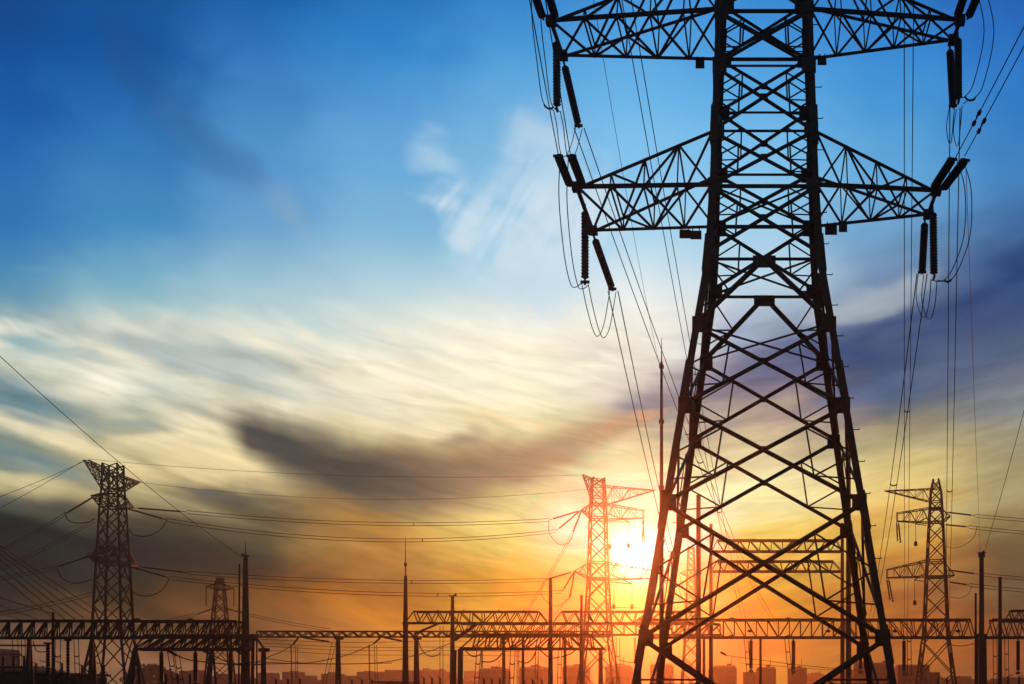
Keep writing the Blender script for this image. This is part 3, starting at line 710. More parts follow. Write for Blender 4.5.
loop([W(57, 568, 207), W(61, 577, 208), W(72, 583, 210), W(84, 582, 213), W(92, 579, 216)], 'jumper drooping left of the far left pylon lower arm', .09)
loop([W(549, 520, 234), W(549, 532, 233), W(555, 541, 232), W(562, 545, 231), W(570, 541, 230), W(573, 533, 230)], 'jumper drooping left of the central pylon upper arm')
loop([W(545, 580, 234), W(541, 592, 233), W(547, 602, 232), W(556, 606, 231), W(566, 601, 230), W(572, 594, 230)], 'jumper drooping left of the central pylon lower arm')
loop([W(977, 527, 228), W(974, 537, 229), W(966, 544, 230), W(955, 548, 231), W(945, 546, 231)], 'jumper drooping right of the right pylon upper arm')
loop([W(972, 586, 228), W(968, 594, 229), W(960, 598, 230), W(950, 597, 231)], 'jumper drooping right of the right pylon lower arm')
wire([frL(6.6, .5, 38.1), frL(6.8, .5, 32.8)], 'plumb rod with weight under the far left pylon upper right arm', .10, 'rod', 'hanging rods of far pylons', 'hanging_rod', STEEL)
wire([frL(8.2, .5, 27.5), frL(8.4, .5, 22.4)], 'plumb rod with weight under the far left pylon lower right arm', .10, 'rod', 'hanging rods of far pylons', 'hanging_rod', STEEL)
# droppers from the central pylon down to the gantry
string(frC(-3.2, -.7, 38.9), W(573, 532, 224), 'string slanting down left from the central pylon upper arm', 'tension strings of far pylons', True)
bundle(sagged(W(573, 532, 224), W(520, 622, 172), .4), 'twin wires slanting from the central pylon upper arm to the gantry', gap=(.4, 0, 0), r=.045, group=G5)
string(frC(-4.6, -.7, 27.2), W(570, 597, 226), 'string slanting down left from the central pylon lower arm', 'tension strings of far pylons', True)
bundle(sagged(W(570, 597, 226), W(531, 636, 172), .3), 'twin wires slanting from the central pylon lower arm to the gantry', gap=(.4, 0, 0), r=.045, group=G5)
# strings and weights on the right hand arms of central and right pylons
def weight(p, q, label):
    root = thing('hanging_weight', p, label, 'weight', 'hanging weights of far pylons')
    m = MB(); m.bar(p, q, .09); m.build('rod', STEEL, root)
    m = MB(); m.lathe(Vector(q)+V((0, 0, .2)), Vector(q)-V((0, 0, 1)), [(0, .1), (.15, .28), (.8, .36), (1.0, .12)], 8); m.build('bob', STEEL, root)
weight(W(610, 522, 235), W(609.5, 545, 235), 'weight on a rod nearest the central pylon body, upper pair')
weight(W(629, 522, 235), W(628.5, 544, 235), 'weight on a rod farther from the central pylon body, upper pair')
weight(W(614, 584, 235), W(614, 605, 235), 'weight on a rod nearest the central pylon body, lower pair')
weight(W(632, 584, 235), W(632, 605, 235), 'weight on a rod farther from the central pylon body, lower pair')
weight(W(915.5, 524, 230), W(915.7, 542, 230), 'weight on a rod under the right pylon upper arm')
weight(W(914.5, 580, 230), W(914.8, 601, 230), 'weight on a rod under the right pylon lower arm')
string(frC(8.8, -.5, 37.8), W(642, 542, 238), 'left string hanging from the central pylon upper right arm tip', 'hanging strings of far pylons', True)
string(frC(8.8, .5, 37.8), W(644.5, 542, 239), 'right string hanging from the central pylon upper right arm tip', 'hanging strings of far pylons', True)
string(frR(-7.3, -.5, 36.3), W(897.5, 541, 230), 'left string hanging from the right pylon upper arm tip', 'hanging strings of far pylons', True)
string(frR(-7.1, .5, 36.3), W(900.5, 543, 231), 'right string hanging from the right pylon upper arm tip', 'hanging strings of far pylons', True)
string(frR(-9.2, -.5, 25.7), W(890, 600, 230), 'left string hanging from the right pylon lower arm tip', 'hanging strings of far pylons', True)
string(frR(-9.0, .5, 25.7), W(893, 602, 231), 'right string hanging from the right pylon lower arm tip', 'hanging strings of far pylons', True)
for a_, b_, c_, e_, l1, l2 in (((945.5, 512), (975, 515.6), (1060, 522), 232, 'upper string reaching right from the right pylon upper arm', 'uppermost twin line leaving the right pylon rightward'),
                       ((943.6, 524.5), (969, 527), (1060, 535), 229, 'lower string reaching right from the right pylon upper arm', 'second twin line leaving the right pylon rightward'),
                       ((947.5, 570), (978, 574), (1060, 581), 232, 'upper string reaching right from the right pylon lower arm', 'third twin line leaving the right pylon rightward'),
                       ((949, 582), (969, 585), (1060, 593), 229, 'lower string reaching right from the right pylon lower arm', 'lowest twin line leaving the right pylon rightward')):
    string(W(*a_, e_), W(*b_, e_), l1, 'tension strings of far pylons', True)
    far_bundle(W(*b_, e_), W(*c_, e_), .15, l2, ())
# small pylon lines
for side, x1, y1, x2, y2, lab in ((-1, 194, 615, 60, 640, 'left'), (1, 250, 615, 330, 630, 'right')):
    p = frS(side*1.0, 0, EYE+(HY-608)/F*300)
    string(p, W(x1, y1, 298), 'tension string on the %s side of the small far pylon' % lab, 'tension strings of far pylons', True)
    far_bundle(W(x1, y1, 298), W(x2, y2, 280), .2, 'faint twin line leaving the small far pylon to the %s' % lab, ())
    q = frS(side*3.2, 0, 30.5)
    wire([q, q-V((0, 0, 4.6))], 'rod hanging from the %s arm of the small far pylon' % lab, .12, 'rod', 'hanging rods of far pylons', 'hanging_rod', STEEL)
# the fan of wires at the far left
G7 = 'fan of wires at the left photo edge'
fan = [(540, 100, 612), (544, 92, 614), (549, 84, 618), (555, 76, 620), (562, 66, 620), (571, 56, 620), (593, 52, 613), (601, 40, 620), (610, 24, 620)]
words = ['uppermost wire', 'second highest wire', 'third highest wire', 'fourth highest wire', 'fifth highest wire', 'sixth highest wire', 'third lowest wire', 'second lowest wire', 'lowest wire']
for (y0, x1, y1), w_ in zip(fan, words):
    k = 160.0/x1; p = W(-160, y0-(y1-y0)*k, 95); q = W(x1, y1, 150)
    wire(sagged(p, q, .5), w_+' of the fan falling from the left photo edge to the gantry', .075 if y0 == 593 else .055, 'wire', G7, 'line_wire')

# ================================================================== masts and poles
G8 = 'slim masts of the switchyard'
def mast(x, ytop, Y, w0, w1, label, rod=None, collars=(), ladder=False, cap=None, n=10, xr=None):
    p, t_ = W(x, 700, Y), W(x, ytop, Y); k = Y/F
    base = V((p.x, p.y, -.1))
    root = thing('mast', base, label, 'mast', G8)
    m = MB(); m.lathe(base, t_, [(0, w1*k/2), (t_.z+.1, w0*k/2)], n); m.build('shaft', STEEL if w1 < 9 else CONCRETE_DARK, root)
    if rod:
        e = W(xr or x, rod, Y); m = MB(); m.tube([t_+V((0, 0, -.2)), V((t_.x, t_.y, e.z))], .09*Y/150, 5, .02); m.build('lightning_rod', STEEL, root)
    for cy, cw in collars:
        c = W(x, cy, Y); m = MB(); m.lathe(c-V((0, 0, .35*k*4)), c+V((0, 0, 1)), [(0, cw*k/2), (.5*k*4, cw*k/2*1.1), (.9*k*4, cw*k/2)], n); m.build('collar', STEEL, root)
    if ladder:
        a = V((t_.x-.75, t_.y, t_.z-1)); m = MB(); m.tube([V((base.x-.85, base.y, 0)), a], .11, 5); zz = 2.0
        while zz < a.z: m.bar((a.x, a.y, zz), (a.x+.6, a.y, zz), .07); zz += 1.6
        m.build('ladder', STEEL, root)
    if cap:
        c = W(cap[0], cap[1], Y); m = MB(); m.bar(t_+V((0, 0, -.1)), V((c.x, c.y, t_.z+.25)), .22); m.bar(t_+V((-.5, 0, .02)), t_+V((.5, 0, .02)), .16); m.build('bracket', STEEL, root)
    return root
CONCRETE_DARK = material('stained_concrete', (.07, .066, .06), .9, 0, (.045, .04, .038), 1.5)
mast(245.5, 556, 150, 4.2, 10.5, 'stout mast with a ladder beside the end of the left gantry', rod=541, ladder=True, cap=(242, 554))
mast(405.5, 576, 170, 3.2, 7.5, 'slim mast with a long needle tip left of the double gantry', rod=536, collars=((565, 2.6), (624, 5.5)))
mast(452.5, 596, 168, 3.0, 6.5, 'plain mast with a small tilted cap rising through the double gantry left part', cap=(456.5, 593))
mast(550.5, 578, 169, 3.4, 5.5, 'plain square topped mast left of the central pylon')
mast(581.5, 595, 169, 2.8, 5.5, 'short mast close against the left of the central pylon')
mast(661.5, 362, 100, 2.6, 6.2, 'tallest slender mast with beaded joints left of the huge pylon', rod=338, collars=((367, 4.6), (422, 5.2), (488, 5.6), (560, 6.2)))
mast(698.5, 495, 120, 4.6, 6.0, 'plain mast seen through the left bracing of the huge pylon')
mast(848.5, 440, 120, 4.4, 6.2, 'plain mast seen inside the right legs of the huge pylon')
mast(981.5, 553, 150, 4.6, 6.5, 'thick dark mast right of the right pylon, two thin wires meet at its top', cap=(984, 552), collars=((556, 6.5),))
mast(975.7, 593, 152, 2.2, 2.8, 'thin pole tight against the left of the thick mast at right')
mast(1000, 577, 150, 3.4, 4.6, 'plain pole nearest the right photo edge')
mast(760.5, 637, 162, 2.6, 3.0, 'thin post under the right gantry between two hanging strings')

# ================================================================== switchyard gantries
G9 = 'steel gantries of the switchyard'
def gantry_beam(root, x0, x1, yt, yb, Y, depth, n, cw, lw, style='N', ends=(0, 0), mat=STEEL):
    p00, p10 = W(x0, yb, Y), W(x1, yb, Y); p01, p11 = W(x0, yt, Y), W(x1, yt, Y)
    e0, e1 = ends; L_ = p10-p00; p01 = p01+L_.normalized()*e0; p11 = p11-L_.normalized()*e1
    D = V((0, depth, 0)); m = MB()
    for a, b in ((p00, p10), (p01, p11)):
        m.bar(a, b, cw); m.bar(a+D, b+D, cw)
    beam = m.build('beam', mat, root)
    m = MB()
    for off in (V((0, 0, 0)), D):
        for i in range(n):
            b0, b1 = p00.lerp(p10, i/n)+off, p00.lerp(p10, (i+1)/n)+off
            t0, t1 = p01.lerp(p11, i/n)+off, p01.lerp(p11, (i+1)/n)+off
            if style == 'N':
                m.bar(t0, b1, lw) if i < n/2 else m.bar(b0, t1, lw)
                m.bar(b1, t1, lw*.8)
            elif style == 'W':
                c = t0.lerp(t1, .5); m.bar(b0, c, lw); m.bar(c, b1, lw)
            elif style == 'F':
                m.bar(b0, t1, lw); m.bar(b0.lerp(b1, .35), t1, lw*.7); m.bar(b0.lerp(b1, .7), t1, lw*.7); m.bar(b1, t1, lw*.8)
            if i % 2 == 0: m.bar(b0, b0+(D if off.length == 0 else -D), lw*.8); m.bar(t0, t1+(D if off.length == 0 else -D), lw*.7)
    m.bar(p00, p00+D, cw*.9); m.bar(p10, p10+D, cw*.9); m.bar(p00, p01, lw); m.bar(p10, p11, lw)
    m.build('lacing', mat, beam)
    return beam
def column(root, x0, y0, x1, Y, w0, w1, mat=STEEL, n=8):
    p, q = W(x0, y0, Y), W(x1, 700, Y); q.z = -.1; k = Y/F
    m = MB(); L_ = (p-q).length; m.lathe(q, p, [(0, w1*k/2), (L_, w0*k/2)], n); return m.build('column', mat, root)
def gantry(label, Y, x): return thing('gantry', V((W(x, 700, Y).x, Y, 0)), label, 'gantry', G9)
def disc(root, x, y, Y, w=6, hh=4):
    c = W(x, y, Y); k = Y/F; m = MB(); m.lathe(c-V((0, 0, hh*k/2)), c+V((0, 0, 1)), [(0, .1), (hh*k*.25, w*k/2), (hh*k*.75, w*k/2), (hh*k, .1)], 10); m.build('corona_cap', STEEL, root)
gA = gantry('long lattice gantry at the left edge, crossing the far left pylon', 150, 60)
gantry_beam(gA, -40, 134, 620.5, 637.5, 150, 2.2, 14, .24, .13, 'F')
gantry_beam(gA, 134, 238, 621, 637, 150, 2.2, 8, .26, .13, 'F', (0, .2))
for x in (29, 92): column(gA, x, 638, x-4, 150, 3.2, 5.0); column(gA, x+1, 638, x+5, 151, 2.6, 4.2)
disc(gA, 137, 620, 150, 7, 4); disc(gA, 190.5, 620.5, 150, 7, 4.5)
gA2 = gantry('short deep gantry on thick slanting legs right of the far left pylon', 140, 185)
gantry_beam(gA2, 134, 243, 635.5, 649, 140, 2.0, 9, .30, .14, 'F', (1.2, 0))
column(gA2, 135, 650, 124, 140, 5, 11, CONCRETE_DARK); column(gA2, 136, 650, 144, 141, 3, 4)
column(gA2, 212, 650, 204, 140, 4.5, 7, CONCRETE_DARK); column(gA2, 213, 650, 219, 141, 2, 2.6)
gB = gantry('thin zigzag gantry crossing left of centre, dropping slack busbars', 200, 338)
gantry_beam(gB, 257, 447, 631.3, 636.8, 200, 1.0, 17, .20, .17, 'W')
gantry_beam(gB, 447, 610, 631.3, 636.8, 200, 1.0, 15, .20, .17, 'W')
column(gB, 338, 637, 335.5, 200, 4.0, 2.6); column(gB, 338.6, 637, 341, 200.5, 3.0, 2.6)
column(gB, 416.5, 636, 415, 200, 4.6, 4.0); column(gB, 417, 640, 419, 200.5, 3.0, 3.0)
column(gB, 503.7, 636, 503.7, 200, 3.0, 3.8); column(gB, 565, 636, 565, 200, 3.0, 3.4)
m = MB()
for x in (338, 416.5, 503.7): m.box(W(x, 637.6, 200)+V((0, .5, -.05)), (1.0, 1.3, .35))
gB_cap = m
for x in (338, 416.5, 503.7):
    m = MB(); m.box(W(x, 638.2, 200)+V((0, .4, 0)), (1.0, 1.5, .4)); m.build('column_head', STEEL, gB)
gE = gantry('stubby gantry end frame between the ladder mast and the zigzag gantry', 160, 262)
column(gE, 263.5, 650, 263.5, 160, 5.0, 6.2, CONCRETE_DARK); column(gE, 253, 634, 252, 160, 3.4, 3.8); column(gE, 256.8, 640, 256.8, 161, 1.6, 1.8)
m = MB(); a, b = W(255, 636, 160), W(265, 650, 160); m.bar(a, b, .22); m.bar(W(248, 637.5, 160), W(256, 637.5, 160), .8); m.bar(W(259, 650, 160), W(269, 650, 160), .5); m.build('beam', STEEL, gE)
gC = gantry('tall lattice gantry left of the central pylon, its upper beam open trussed', 170, 480)
gantry_beam(gC, 405, 547, 611.5, 622.8, 170, 1.6, 11, .22, .14, 'N', (1.2, 1.2))
gantry_beam(gC, 553, 700, 611.5, 622.8, 170, 1.6, 11, .22, .14, 'N', (1.2, .3))
for x in (438, 464, 499, 524, 576, 643): disc(gC, x, 611, 170, 2.6, 1.8)
m = MB(); m.bar(W(414, 634, 170), W(440, 623, 170), .26); m.build('strut', STEEL, gC)
gC2 = gantry('lower lattice gantry crossing in front of the central pylon feet', 150, 530)
gantry_beam(gC2, 460, 560, 634.5, 648.6, 150, 2.0, 8, .28, .15, 'N', (2.0, 0))
gantry_beam(gC2, 560, 603, 634.5, 648.6, 150, 2.0, 4, .28, .15, 'N', (0, 1.6))
column(gC2, 460.5, 649, 459.8, 150, 5.2, 6, CONCRETE_DARK); column(gC2, 455.5, 650, 454, 150.5, 2.6, 3.6)
column(gC2, 600.7, 649, 600.7, 150, 4.2, 5.5, CONCRETE_DARK)
m = MB(); m.bar(W(455, 640, 150), W(478, 623, 150), .35); m.build('strut', STEEL, gC2)
gC3 = gantry('middle lattice gantry stacked between two others left of the huge pylon', 185, 560)
gantry_beam(gC3, 452, 575, 623.8, 634.6, 185, 1.6, 11, .22, .14, 'N', (1.0, 0)); gantry_beam(gC3, 575, 720, 623.8, 634.6, 185, 1.6, 12, .22, .14, 'N')
for x in (523, 640, 704): column(gC3, x, 635, x, 185, 2.6, 3.2)
gD = gantry('long lattice gantry running right behind the huge pylon feet', 160, 860)
gantry_beam(gD, 640, 712, 619.5, 637.2, 160, 2.2, 6, .26, .13, 'N'); gantry_beam(gD, 712, 845, 619.5, 637.2, 160, 2.2, 12, .26, .13, 'N'); gantry_beam(gD, 845, 975, 619.5, 637.2, 160, 2.2, 11, .26, .14, 'N', (0, .6))
gantry_beam(gD, 986, 1075, 619.5, 637.2, 160, 2.2, 8, .26, .14, 'N', (.8, 0))
for x in (732, 788): disc(gD, x, 619, 160, 6.5, 3.6)
for x in (731.5, 789): disc(gD, x, 637, 160, 7.5, 4.5)
for x in (750, 828, 872, 895, 958): disc(gD, x, 631, 160, 5, 3)
column(gD, 711, 637, 711, 160, 4.0, 4.6); column(gD, 842.5, 637, 842.5, 160, 4.2, 4.6)
column(gD, 978.5, 634, 978, 160, 6.5, 7.5, CONCRETE_DARK); column(gD, 983.8, 634, 984.5, 160.5, 5.5, 6, CONCRETE_DARK)
gH = gantry('tall portal gantry with two open beams seen through the huge pylon', 190, 776)
gantry_beam(gH, 712, 842, 540, 551, 190, 1.7, 11, .24, .14, 'N', (.8, .8)); gantry_beam(gH, 712, 842, 561, 571, 192, 1.7, 11, .24, .14, 'N', (.8, 1.4))
column(gH, 711, 524, 711, 190, 3.2, 4.2); column(gH, 842.3, 523, 842.3, 190, 3.2, 4.2)
for x in (754, 790): disc(gH, x, 539.6, 190, 2.6, 1.6); disc(gH, x, 560.6, 192, 2.6, 1.6)
for x in (721, 756, 812): disc(gH, x, 551.4, 190, 3.6, 2); disc(gH, x, 571.4, 192, 3.6, 2)
gG = gantry('gantry with a sloped end at the right photo edge, above the long one', 170, 1030)
gantry_beam(gG, 1004, 1080, 610.5, 621, 170, 1.6, 7, .24, .15, 'N', (1.0, 0)); column(gG, 1040, 621, 1040, 170, 3, 4)

# ---- strings and droppers under the gantries
G10, G11 = 'strings hanging under the gantries', 'droppers under the gantries'
def hang(x, y0, y1, Y, label): o = string(W(x, y0, Y), W(x, y1, Y), label, G10, True); o.scale = (1.5, 1.5, o.scale[2])
hang(751, 637.4, 673, 161, 'ribbed string under the right gantry, first right of the huge pylon left leg')
hang(793.5, 637.4, 674, 161, 'ribbed string under the right gantry, middle between the huge pylon legs')
hang(860.5, 637.4, 674, 161, 'ribbed string under the right gantry, hard against the huge pylon right leg')
hang(904, 637.4, 676, 161, 'thick ribbed string under the right gantry, left of the right pylon feet')
hang(1018, 637.4, 675, 161, 'ribbed string under the gantry nearest the right photo edge')
hang(161.5, 649.2, 686, 141, 'ribbed string under the short deep gantry, left one')
hang(195.5, 649.2, 686, 141, 'ribbed string under the short deep gantry, middle one')
hang(231, 649.2, 686, 141, 'ribbed string under the short deep gantry, by the ladder mast')
def dropper(x0, y0, x1, y1, Y, label, gap=.5):
    bundle([W(x0, y0, Y).lerp(W(x1, y1, Y), i/6) for i in range(7)], label, gap=(gap, .1, 0), r=.045, spacers=(.35, .8), group=G11, name='dropper')
dropper(746, 638, 749, 676, 161, 'twin dropper left of the first ribbed string under the right gantry')
dropper(786.5, 638, 790.5, 676, 161, 'twin dropper left of the middle ribbed string under the right gantry')
dropper(909, 622, 909.5, 676, 161, 'twin dropper beside the thick ribbed string near the right pylon')
dropper(1006.5, 637, 1007, 684, 161, 'twin dropper under the gantry right of the plain pole')
dropper(995, 637.6, 995.5, 690, 161, 'twin dropper between thick mast and plain pole')
dropper(291, 645, 292, 690, 201, 'single line dropper left under the zigzag gantry', .08)
dropper(296.5, 646, 297, 690, 201, 'twin dropper left under the zigzag gantry', .3)
dropper(334, 643, 323, 688, 201, 'slanting twin dropper left of the zigzag gantry middle post', .55)
dropper(369, 645, 370, 690, 201, 'single line dropper right of the zigzag gantry middle post', .08)
dropper(375.5, 645, 376.5, 690, 201, 'twin dropper right of the zigzag gantry middle post', .35)
dropper(441.5, 626, 441.5, 690, 190, 'straight dropper left of the capped mast', .45)
dropper(479, 649, 476, 690, 151, 'twin dropper left under the lower gantry', .5)
dropper(482, 650, 482, 668, 151, 'short dropper left under the lower gantry', .1)
dropper(513, 649, 511, 690, 151, 'twin dropper in the middle under the lower gantry', .55)
dropper(518, 649, 518, 690, 151, 'thin dropper in the middle under the lower gantry', .2)
dropper(537, 650, 536, 690, 151, 'thin dropper left of the square topped mast', .3)
dropper(560, 650, 559, 690, 151, 'twin dropper right of the square topped mast', .4)
dropper(618, 637.6, 618, 690, 171, 'twin dropper right of the central pylon feet', .5)
dropper(635, 637.6, 635, 662, 171, 'short dropper between central pylon and huge pylon leg', .12)
dropper(170, 652, 176, 690, 141, 'slanting twin dropper right of the left string under the short gantry', .5)
dropper(177, 655, 182, 690, 141, 'second slanting twin dropper under the short deep gantry', .5)
dropper(15, 637.6, 17, 690, 151, 'twin dropper nearest the left photo edge', .6)
dropper(23, 637.6, 24, 690, 151, 'twin dropper beside the first left gantry leg', .4)
dropper(58, 637.6, 57, 690, 151, 'twin dropper between the left gantry legs', .6)
dropper(76, 637.6, 78, 690, 151, 'twin dropper left of the far left pylon feet', .5)
# ---- thick slanting end strings, slack busbars, loops
G12 = 'slack busbars of the switchyard'
def slack(ctrl, Y, label, r=.06): wire(spline([W(x, y, Y) for x, y in ctrl], 6), label, r, 'busbar', G12, 'slack_busbar')
def tens(x0, y0, x1, y1, Y, label): string(W(x0, y0, Y), W(x1, y1, Y), label, 'short tension strings of the gantries', True)
tens(299, 637, 292.5, 645, 201, 'stubby string hanging left of the zigzag gantry middle')
tens(300, 637, 333, 642.5, 201, 'long string slanting right under the zigzag gantry left half')
tens(381, 637, 373.5, 644, 201, 'stubby string hanging right of the zigzag gantry middle post')
tens(382, 637, 404, 641.5, 201, 'long string slanting right under the zigzag gantry right half')
tens(463, 633, 451, 643, 180, 'stubby string at the left end of the lower gantry')
tens(165, 649, 178, 656, 141, 'string slanting right under the short deep gantry, left one')
tens(200, 649, 213, 655, 141, 'string slanting right under the short deep gantry, right one')
tens(234, 649, 244, 655, 141, 'string slanting into the ladder mast under the short gantry')
tens(720, 652, 727, 655.5, 165, 'small string beside the portal column low behind the huge pylon')
slack([(292.5, 645), (281, 652), (268, 657), (255, 663)], 201, 'slack wire dipping left of the first stubby string')
slack([(373.5, 644), (350, 654), (326, 660), (305, 663), (285, 661), (262, 658)], 201, 'long slack wire below the zigzag gantry left half')
slack([(451, 643), (430, 651), (405, 658), (385, 662), (350, 664), (300, 663.5), (255, 662)], 201, 'longest slack wire below the zigzag gantry')
slack([(255, 664), (300, 663.6), (345, 663.9), (392, 663)], 203, 'straight low wire below the zigzag gantry')
slack([(178, 656), (190, 660), (215, 663), (240, 665), (262, 664.5)], 141, 'slack wire below the short deep gantry')
slack([(213, 655), (225, 661), (240, 664), (254, 662)], 143, 'short slack wire left of the ladder mast')
slack([(418, 641), (422, 650), (428, 655.5), (435, 656), (441, 653)], 190, 'hanging loop left of the capped mast', .07)
slack([(466, 651), (470, 655), (475, 656.5), (481, 654)], 151, 'small hanging loop at the lower gantry left end', .07)
slack([(482, 661.5), (490, 662), (497, 659), (502, 653)], 151, 'wide hanging loop under the lower gantry left part', .07)
slack([(518, 661), (526, 663), (532, 659), (536, 651)], 151, 'hanging loop under the lower gantry middle', .07)
slack([(540, 650), (547, 656), (553, 658), (560, 657)], 151, 'hanging loop behind the square topped mast', .07)
slack([(561, 657), (570, 654), (577, 649)], 151, 'rising loop right of the square topped mast', .07)
slack([(604, 607), (620, 607.5), (640, 608)], 236, 'thin wire linking the weights of the central pylon', .05)
slack([(620, 660), (630, 662.5), (640, 661)], 171, 'low loop right of the central pylon feet', .06)
slack([(727, 655.5), (760, 660), (800, 665), (860, 671)], 200, 'faint wire falling right between the huge pylon legs', .045)
slack([(740, 663), (790, 667), (845, 671)], 230, 'lower faint wire between the huge pylon legs', .04)
slack([(945, 644), (960, 646), (968, 645), (975, 643)], 165, 'faint wire right of the right pylon feet', .05)
for i, (ya, yb, lab) in enumerate(((639.5, 641, 'uppermost'), (643, 647, 'second'), (646, 650.5, 'third'), (650, 655, 'lowest'))):
    slack([(262, ya), (350, (ya+yb)/2+2.2), (440, yb), (520, yb+1.0)], 240+i*8, lab+' of four faint level wires behind the zigzag gantry', .045)
slack([(-20, 645), (20, 645.5), (48, 645.5)], 152, 'level busbar at the left photo edge, upper one', .10)
slack([(-20, 654), (8, 654.3), (22, 654.5)], 153, 'level busbar at the left photo edge, lower one', .06)
slack([(33, 641), (36, 650), (42, 652), (47, 651)], 152, 'small loop between the left gantry legs', .06)

# ---- low apparatus at the lower left
def post_unit(x, ytop, ybase, Y, w, label):
    p, q = W(x, ytop, Y), W(x, ybase, Y); k = Y/F
    root = thing('post_insulator', V((q.x, q.y, -.05)), label, 'post insulator', 'post insulators in the yard')
    m = MB(); m.lathe(V((q.x, q.y, -.05)), q, [(0, w*k*.42), (q.z+.05, w*k*.42)], 8); m.build('pedestal', CONCRETE_DARK, root)
    n = 12; prof = []; hgt = p.z-q.z
    for i in range(n): prof += [(hgt*i/n, w*k*.3), (hgt*(i+.5)/n, w*k*.55)]
    m = MB(); m.lathe(q, p, prof+[(hgt, w*k*.3)], 8); m.build('ribbed_column', PORCELAIN, root)
    m = MB(); m.box(p+V((0, 0, .1)), (w*k*1.6, w*k, .2)); m.build('terminal', STEEL, root)
post_unit(48, 644, 678, 152, 4.4, 'thick post insulator left of two, under the left gantry')
post_unit(68, 641, 678, 152, 3.6, 'slimmer post insulator right of two, under the left gantry')
mast(53, 612, 151, 2.4, 3.4, 'short thin pole standing just above the left gantry beam')
def shrub(x, Y, ytop, wpx, label, seed):
    rnd = random.Random(seed); c = W(x, 700, Y); hgt = EYE+(HY-ytop)/F*Y; w = wpx*Y/F/2
    root = thing('shrub', V((c.x, Y, -.2)), label, 'shrub', 'shrubs along the lower left')
    m = MB()
    for i in range(5):
        a = rnd.uniform(0, 6.28); m.tube([V((c.x, Y, -.2)), V((c.x+math.cos(a)*w*.3, Y+math.sin(a)*w*.3, hgt*.45)), V((c.x+math.cos(a)*w*.6, Y+math.sin(a)*w*.6, hgt*.8))], .05, 5, .015)
    m.build('stems', BARK, root)
    m = MB()
    lumps = [(rnd.gauss(0, .42)*w, rnd.gauss(0, .42)*w, rnd.uniform(.35, .82)*hgt, rnd.uniform(.25, .5)) for _ in range(9)]
    for i in range(900):
        lx, ly, lz, lr = rnd.choice(lumps); d = V((rnd.gauss(0, 1), rnd.gauss(0, 1), rnd.gauss(0, 1))).normalized()*lr*hgt*.55*rnd.random()**.4
        p = V((c.x+lx, Y+ly, max(.05, lz+d.z*.6)))+V((d.x, d.y, 0))
        p.z = min(p.z, hgt)
        a = V((rnd.gauss(0, 1), rnd.gauss(0, 1), rnd.gauss(0, 1))).normalized(); b = a.orthogonal().normalized(); s_ = rnd.uniform(.05, .11)
        i0 = len(m.v); m.v += [tuple(p+a*s_), tuple(p+b*s_*.5), tuple(p-a*s_), tuple(p-b*s_*.5)]; m.f.append((i0, i0+1, i0+2, i0+3))
    m.build('foliage', LEAF, root)
for i, (x, Y, yt, w_, lab) in enumerate(((4, 66, 676, 60, 'dark shrub in the lower left photo corner'), (38, 60, 672, 62, 'dark shrub below the first left gantry leg'), (66, 64, 671, 56, 'tallest dark shrub below the far left pylon, leftmost feet'),
                                         (96, 66, 678, 50, 'low dark shrub below the far left pylon right foot'), (272, 120, 681, 22, 'low shrub below the stubby gantry end frame'))):
    shrub(x, Y, yt, w_, lab, i)

# ================================================================== skyline
G13 = 'apartment blocks on the skyline'
def block(x0, x1, ytop, Y, label, pent=None, steps=(), wall=0, depth=16):
    p, q = W(x0, ytop, Y), W(x1, ytop, Y); w = q.x-p.x; hgt = p.z; cx = (p.x+q.x)/2
    root = thing('apartment_block', V((cx, Y, 0)), label, 'apartment block', G13)
    m = MB(); ch = min(2.0, w*.08); d = depth
    m.prism([(p.x+ch, Y, -1), (q.x-ch, Y, -1), (q.x, Y+ch, -1), (q.x, Y+d, -1), (p.x, Y+d, -1), (p.x, Y+ch, -1)], None, (0, 0, hgt+1)); m.build('wall', WALLS[wall], root)
    m = MB(); m.box((cx, Y+d/2, hgt+.35), (w-.8, d-.8, .7)); m.build('roof', ROOF, root)
    if pent:
        a, b = W(pent[0], pent[2], Y), W(pent[1], pent[2], Y); m = MB(); m.box(((a.x+b.x)/2, Y+d/2, (hgt+.5+a.z)/2), (b.x-a.x, d*.5, a.z-hgt-.3)); m.build('roof_house', WALLS[wall], root)
        m = MB(); m.bar(((a.x+b.x)/2+1, Y+d/2, a.z-.2), ((a.x+b.x)/2+1, Y+d/2, a.z+3.0), .25); m.build('aerial', STEEL, root)
    for s0, s1, sy in steps:
        a, b = W(s0, sy, Y), W(s1, sy, Y); m = MB(); m.box(((a.x+b.x)/2, Y+d/2+1, (a.z-1)/2), (b.x-a.x, d*.9, a.z+1)); m.build('wing', WALLS[wall], root)
    return root
NB = 520.0
block(479, 503, 670, NB, 'reddish apartment block left of the thin gantry post, low attic on top', (489, 496, 666.5))
block(519, 544.5, 668.5, NB, 'reddish apartment block just left of the square topped mast', (529, 536, 665))
block(562, 585, 667, NB, 'reddish apartment block just left of the central pylon feet', (572, 577.5, 664))
block(605, 629, 666.5, NB, 'reddish apartment block just right of the central pylon feet', (616, 622, 663.5))
block(650, 671, 665.5, NB, 'apartment block between the left legs of the huge pylon')
block(713, 736, 667, NB, 'notched apartment block right of the portal column behind the huge pylon', (726.5, 731, 663.5), ((708, 713.5, 669),))
block(756, 776, 668.5, NB, 'apartment block at the first ribbed string under the right gantry', (766, 770, 664.5), ((743, 756, 672),))
block(788, 807, 669, NB, 'apartment block at the middle ribbed string under the right gantry', (797.5, 802, 665.8))
block(856, 891, 664, NB+60, 'broad stepped apartment block behind the huge pylon right legs', (884, 889, 660.5), ((856, 870, 661.5),), 1)
